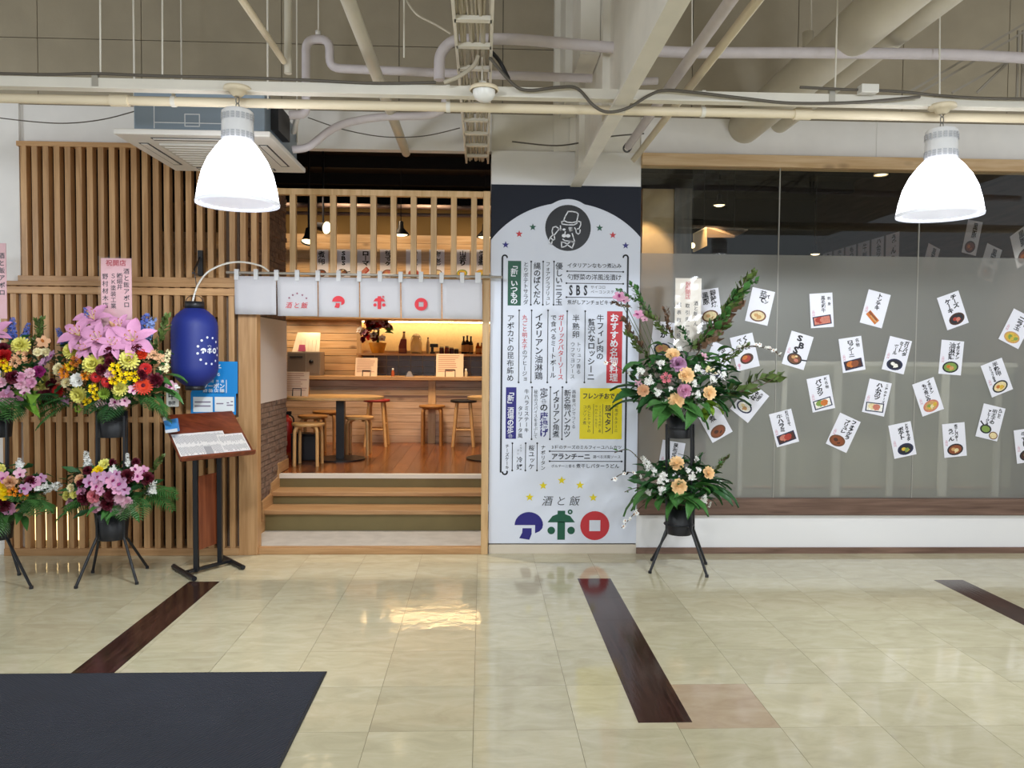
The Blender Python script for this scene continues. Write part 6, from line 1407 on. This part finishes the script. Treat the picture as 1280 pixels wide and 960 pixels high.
arrangement('flower_arrangement', 'lower bouquet of pink orchids and maroon carnations on the stand before the lattice', (138, 610), (62, 38), Y2, at(140, 673, Y2), lo2,
 [('spike', 'white', 112, 594, 107, 563), ('spike', 'white', 158, 592, 159, 566), ('spike', 'white', 184, 622, 195, 600), ('sprig', 'olive_leaf', 180, 600, 203, 570), ('sprig', 'olive_leaf', 105, 600, 85, 588)],
 [('frond', 'leaf', 4, (150, 612, 175, 626), (30, 44), (-70, 20), (.0, .1)), ('frond', 'leaf', 4, (100, 616, 130, 632), (28, 42), (-200, -110), (.0, .1)), ('leaf', 'leaf', 12, (112, 626, 172, 642), (20, 30), (-130, -40), (.05, .15)), ('frond', 'leaf', 4, (178, 605, 190, 620), (34, 46), (-40, 30), (.0, .05))],
 .24, (140.5, 640, 673, 40), fillseed=3)
tribute('pink tribute board with red heading standing behind the pink lilies', 127, 164, 323, 412, Y2+.05, 'e9b9c0', [('h', '祝開店', 132, 328.5, 158, 8, 'r'), ('v', '酒と飯アポロ', 158, 335, 385, 7.5, 'k'), ('v', '㈱細井', 149.5, 341, 362, 7, 'k'), ('v', 'ＳＫ塗装工業', 141.5, 341, 386, 7, 'k'), ('v', '野村材木店', 131.5, 341, 386, 7.5, 'k')])
# ---- stand cut by the left photo edge
Y1 = 5.74
flower_stand('black two tier flower stand cut by the photo edge, farthest from the doorway', [(-45, 736), (-28, 716), (39, 736), (24, 719)], [(-19, -.1), (-14, .1), (8, -.1), (10, .1)], (520, 672), (-4, 650, 36), (-4, 525, 34), Y1)
up1 = [(CH, 'lemon', 25, 431, 11), (AL, 'peach', 27, 447, 11), (AL, 'peach', 20, 454, 8), (R, 'cream', 47, 440, 5.5), (R, 'cream', 57, 440, 5.5), (OR, 'peach', 54, 428, 8), (CA, 'red', 3, 446, 11), (CA, 'red', -6, 452, 10), (AL, 'yellow', 5, 454, 7), (AL, 'yellow', 10, 461, 7), (CA, 'maroon', 16, 471, 9), (CA, 'maroon', 3, 436, 9), (R, 'pink', 25, 471, 6), (R, 'palepink', 25, 480, 6), (R, 'pink', 38, 478, 7), (R, 'palepink', 37, 466, 5.5), (CA, 'magenta', 48, 464, 8), (R, 'pink', 8, 496, 8.5), (R, 'pink', 22, 501, 6), (OR, 'palepink', 32, 490, 6.5), (R, 'pink', 2, 510, 5), (CA, 'maroon', 58, 496, 10), (CL, 'lilac', 52, 454, 8), (CH, 'lemon', -14, 470, 11), (GE, 'red', -20, 490, 10), (LI, 'lily', -8, 418, 18), (R, 'palepink', 1, 478, 6), (CL, 'lilac', 10, 488, 7), (CA, 'maroon', -4, 500, 8)]
arrangement('flower_arrangement', 'upper bouquet cut by the photo edge, with a yellow pompon and blue spikes', (0, 466), (64, 56), Y1, at(-4, 546, Y1), up1,
 [('spike', 'blue', 14, 430, 16, 396), ('spike', 'blue', 28, 432, 36, 403), ('sprig', 'olive_leaf', 40, 440, 52, 398)],
 [('frond', 'leaf', 7, (0, 494, 30, 508), (36, 54), (-110, 0), (.0, .15)), ('frond', 'dark_leaf', 4, (25, 492, 50, 502), (30, 46), (-80, -10), (.0, .1)), ('leaf', 'light_leaf', 7, (5, 490, 40, 505), (34, 50), (-110, -20), (.05, .15))],
 .3, (-4, 514, 546, 37), fillseed=4)
lo1 = [(CL, 'white', 25, 582, 8), (OR, 'palepink', 25, 592, 7), (OR, 'pink', 5, 597, 8), (CA, 'peach', 12, 603, 8), (R, 'yellow', 2, 608, 6.5), (R, 'yellow', 6, 618, 7), (AL, 'orange', 17, 615, 8), (AL, 'orange', 30, 620, 6.5), (OR, 'lilac', 32, 611, 7), (OR, 'pink', 44, 603, 7), (CA, 'maroon', 38, 601, 7), (CA, 'maroon', 4, 630, 9.5), (R, 'pink', 11, 636, 8), (CL, 'white', 48, 609, 8), (CL, 'white', 57, 607, 7), (CL, 'white', 72, 608, 8), (CA, 'maroon', -10, 612, 9), (R, 'pink', -12, 630, 7), (R, 'lemon', 1, 586, 6), (OR, 'lilac', 52, 598, 6)]
arrangement('flower_arrangement', 'lower bouquet cut by the photo edge, with orange and yellow blooms', (2, 612), (62, 36), Y1, at(-4, 673, Y1), lo1,
 [('spike', 'white', 24, 600, 24, 572), ('spike', 'white', 50, 614, 76, 604), ('sprig', 'olive_leaf', 50, 620, 66, 640)],
 [('frond', 'leaf', 5, (20, 614, 48, 628), (30, 46), (-80, 0), (.0, .1)), ('frond', 'leaf', 8, (-10, 630, 22, 645), (34, 54), (-140, -50), (.0, .15)), ('leaf', 'leaf', 6, (0, 636, 30, 650), (24, 34), (-120, -40), (.05, .15))],
 .24, (-4, 640, 673, 40), fillseed=5)
tribute('pink tribute board cut by the photo edge', -30, 7, 304, 398, Y1+.05, 'e9b9c0', [('v', '酒と飯アポロ', 2, 315, 370, 7.5, 'k'), ('v', '祝開店', -12, 310, 340, 8, 'r')])
# ---- stand in front of the shop window
Y3 = 6.0
flower_stand('black two tier flower stand with white and apricot bouquets in front of the shop window', [(812.5, 716.5), (815, 701), (883.5, 721.5), (882, 705.5)], [(833, -.1), (836, .1), (864, -.1), (867, .1)], (530, 662), (848.5, 655, 36), (848.5, 535, 32), Y3)
up3 = [(R, 'apricot', 841, 443, 9), (R, 'apricot', 858, 469, 9.5), (R, 'apricot', 887, 491, 9), (R, 'apricot', 845, 501, 9.5), (R, 'peach', 804, 488, 8), (CA, 'lilac', 848, 455, 10), (CA, 'pink', 856, 488, 8.5), (AL, 'salmon', 833, 473, 9),
 (CL, 'white', 870, 493, 9), (CL, 'white', 830, 505, 9), (CL, 'white', 826, 456, 9), (CL, 'white', 872, 462, 9), (CL, 'white', 866, 479, 8), (CL, 'white', 812, 476, 10), (CL, 'white', 890, 475, 9), (CL, 'white', 800, 465, 9), (CL, 'cream', 884, 462, 7), (CL, 'white', 850, 437, 6), (CL, 'palepink', 880, 446, 7), (CL, 'white', 903, 470, 8), (CL, 'palepink', 922, 458, 6), (CL, 'white', 822, 490, 8), (CL, 'white', 876, 507, 7), (CL, 'white', 838, 486, 5), (CL, 'palepink', 798, 478, 6), (OR, 'pink', 774, 372, 8), (OR, 'palepink', 781, 376, 6), (OR, 'pink', 798, 394, 7), (OR, 'palepink', 806, 399, 5)]
arrangement('flower_arrangement', 'upper bouquet with tall leafy branches and apricot roses in front of the shop window', (850, 478), (72, 48), Y3, at(848, 545, Y3), up3,
 [('sprig', 'olive_leaf', 862, 440, 905, 395), ('sprig', 'reddish_leaf', 885, 420, 922, 372), ('sprig', 'olive_leaf', 900, 400, 942, 340), ('sprig', 'reddish_leaf', 870, 445, 925, 380), ('sprig', 'leaf', 906, 384, 944, 350), ('sprig', 'olive_leaf', 872, 432, 912, 406), ('sprig', 'olive_leaf', 845, 425, 808, 392), ('sprig', 'leaf', 815, 398, 790, 355), ('sprig', 'reddish_leaf', 840, 420, 830, 385), ('sprig', 'reddish_leaf', 805, 440, 778, 398), ('sprig', 'olive_leaf', 812, 450, 782, 415), ('sprig', 'leaf', 800, 378, 772, 362), ('sprig', 'reddish_leaf', 790, 385, 765, 378), ('sprig', 'olive_leaf', 880, 500, 975, 470), ('sprig', 'dark_leaf', 868, 440, 850, 408), ('sprig', 'olive_leaf', 900, 455, 935, 430), ('sprig', 'leaf', 878, 428, 930, 360)],
 [('leaf', 'leaf', 13, (822, 498, 872, 512), (36, 52), (-150, -30), (.05, .2)), ('leaf', 'dark_leaf', 7, (865, 485, 895, 505), (40, 56), (-50, 5), (.0, .12)), ('leaf', 'dark_leaf', 8, (800, 488, 830, 508), (38, 56), (-190, -130), (.0, .12)), ('broad_leaf', 'hosta', 6, (862, 505, 884, 520), (22, 32), (-110, -20), (.08, .2)), ('broad_leaf', 'leaf', 6, (800, 445, 900, 470), (24, 36), (-180, 0), (.0, .1)), ('leaf', 'leaf', 8, (810, 430, 900, 460), (26, 40), (-200, 20), (.0, .1))],
 .28, (849, 520, 547, 34), fillseed=6)
lo3 = [(R, 'apricot', 846, 579, 9.5), (R, 'apricot', 886, 591, 8), (R, 'apricot', 849, 608, 10), (CL, 'white', 827, 613, 9), (CL, 'white', 879, 624, 9), (CL, 'white', 885, 630, 7), (CL, 'white', 830, 597, 10), (CL, 'white', 865, 596, 9), (CL, 'white', 872, 588, 7), (CL, 'white', 826, 602, 8), (CL, 'white', 898, 603, 6), (CL, 'white', 812, 615, 7), (CL, 'white', 870, 574, 6), (CL, 'white', 818, 590, 6), (CL, 'white', 860, 588, 6)]
ar3 = arrangement('flower_arrangement', 'lower bouquet with three apricot roses and broad leaves in front of the shop window', (850, 604), (54, 34), Y3, at(848, 667, Y3), lo3,
 [('sprig', 'olive_leaf', 885, 595, 910, 570), ('sprig', 'dark_leaf', 868, 585, 878, 566), ('spike', 'white', 822, 600, 802, 570)],
 [('leaf', 'leaf', 9, (835, 615, 868, 628), (30, 46), (-140, -40), (.05, .18)), ('leaf', 'dark_leaf', 6, (872, 605, 888, 622), (36, 52), (-40, 10), (.0, .1)), ('leaf', 'leaf', 6, (808, 608, 832, 624), (34, 48), (-200, -140), (.0, .1)), ('broad_leaf', 'leaf', 5, (830, 600, 870, 625), (24, 34), (-150, -30), (.05, .15)), ('leaf', 'dark_leaf', 6, (820, 580, 880, 600), (26, 36), (0, 180), (.0, .08))],
 .22, (849, 634, 667, 36), fillseed=7)
# thin bare blossoming twigs reaching sideways (parts of the two bouquets)
def bare(parent, pts, Y, blossoms, col='white'):
    m = MB(); P = smooth_path([at(px, py, Y-.06*i) for i, (px, py) in enumerate(pts)], 4); m.tube(P, .0035, 5)
    o = m.build('bare_twig', gm('twig'), parent)
    for i in range(blossoms):
        k = int(len(P)*(.35+.6*(i+.5)/blossoms)); k = min(k, len(P)-1); q = Euler((random.uniform(-1.5, -.6), random.uniform(-.5, .5), random.uniform(0, 6))).to_quaternion()
        inst('blossom', proto(OR if col == 'white' else 'leaf', col), o, P[k]+Vector((random.uniform(-.01, .01), -.01, random.uniform(-.012, .012))), q, .02 if col == 'white' else .045)
arr_up3 = [o for o in SC.objects if o.get('label', '').startswith('upper bouquet with tall')][0]
for pts, b_, c_ in (([(895, 466), (910, 442), (940, 432), (972, 440)], 6, 'white'), ([(900, 460), (925, 436), (960, 435), (976, 446)], 5, 'white'), ([(880, 500), (915, 492), (945, 485), (972, 470)], 4, 'leaf'), ([(806, 480), (790, 470), (768, 456), (755, 452)], 3, 'white')): bare(arr_up3, pts, Y3, b_, c_)
for pts, b_, c_ in (([(820, 620), (800, 635), (790, 645), (777, 660)], 6, 'white'), ([(822, 610), (805, 600), (785, 590), (764, 600)], 4, 'white'), ([(815, 612), (795, 610), (781, 615)], 3, 'leaf'), ([(820, 595), (800, 575), (785, 562), (768, 566)], 3, 'leaf'), ([(885, 600), (900, 580), (912, 568)], 3, 'leaf')): bare(ar3, pts, Y3, b_, c_)
tribute('cellophane wrapped cream tribute board rising from the upper bouquet before the window', 843, 877, 348, 440, Y3+.06, 'd9cfc2', [('v', '祝御開店', 860, 352, 374, 7, 'r'), ('v', '酒と飯さん', 870, 376, 408, 6, 'k'), ('v', '取引先一同', 859.5, 378, 420, 6, 'k'), ('v', '代表取締役', 849, 376, 424, 6, 'k')], wrap=True)
bpy.data.objects.remove(_to)
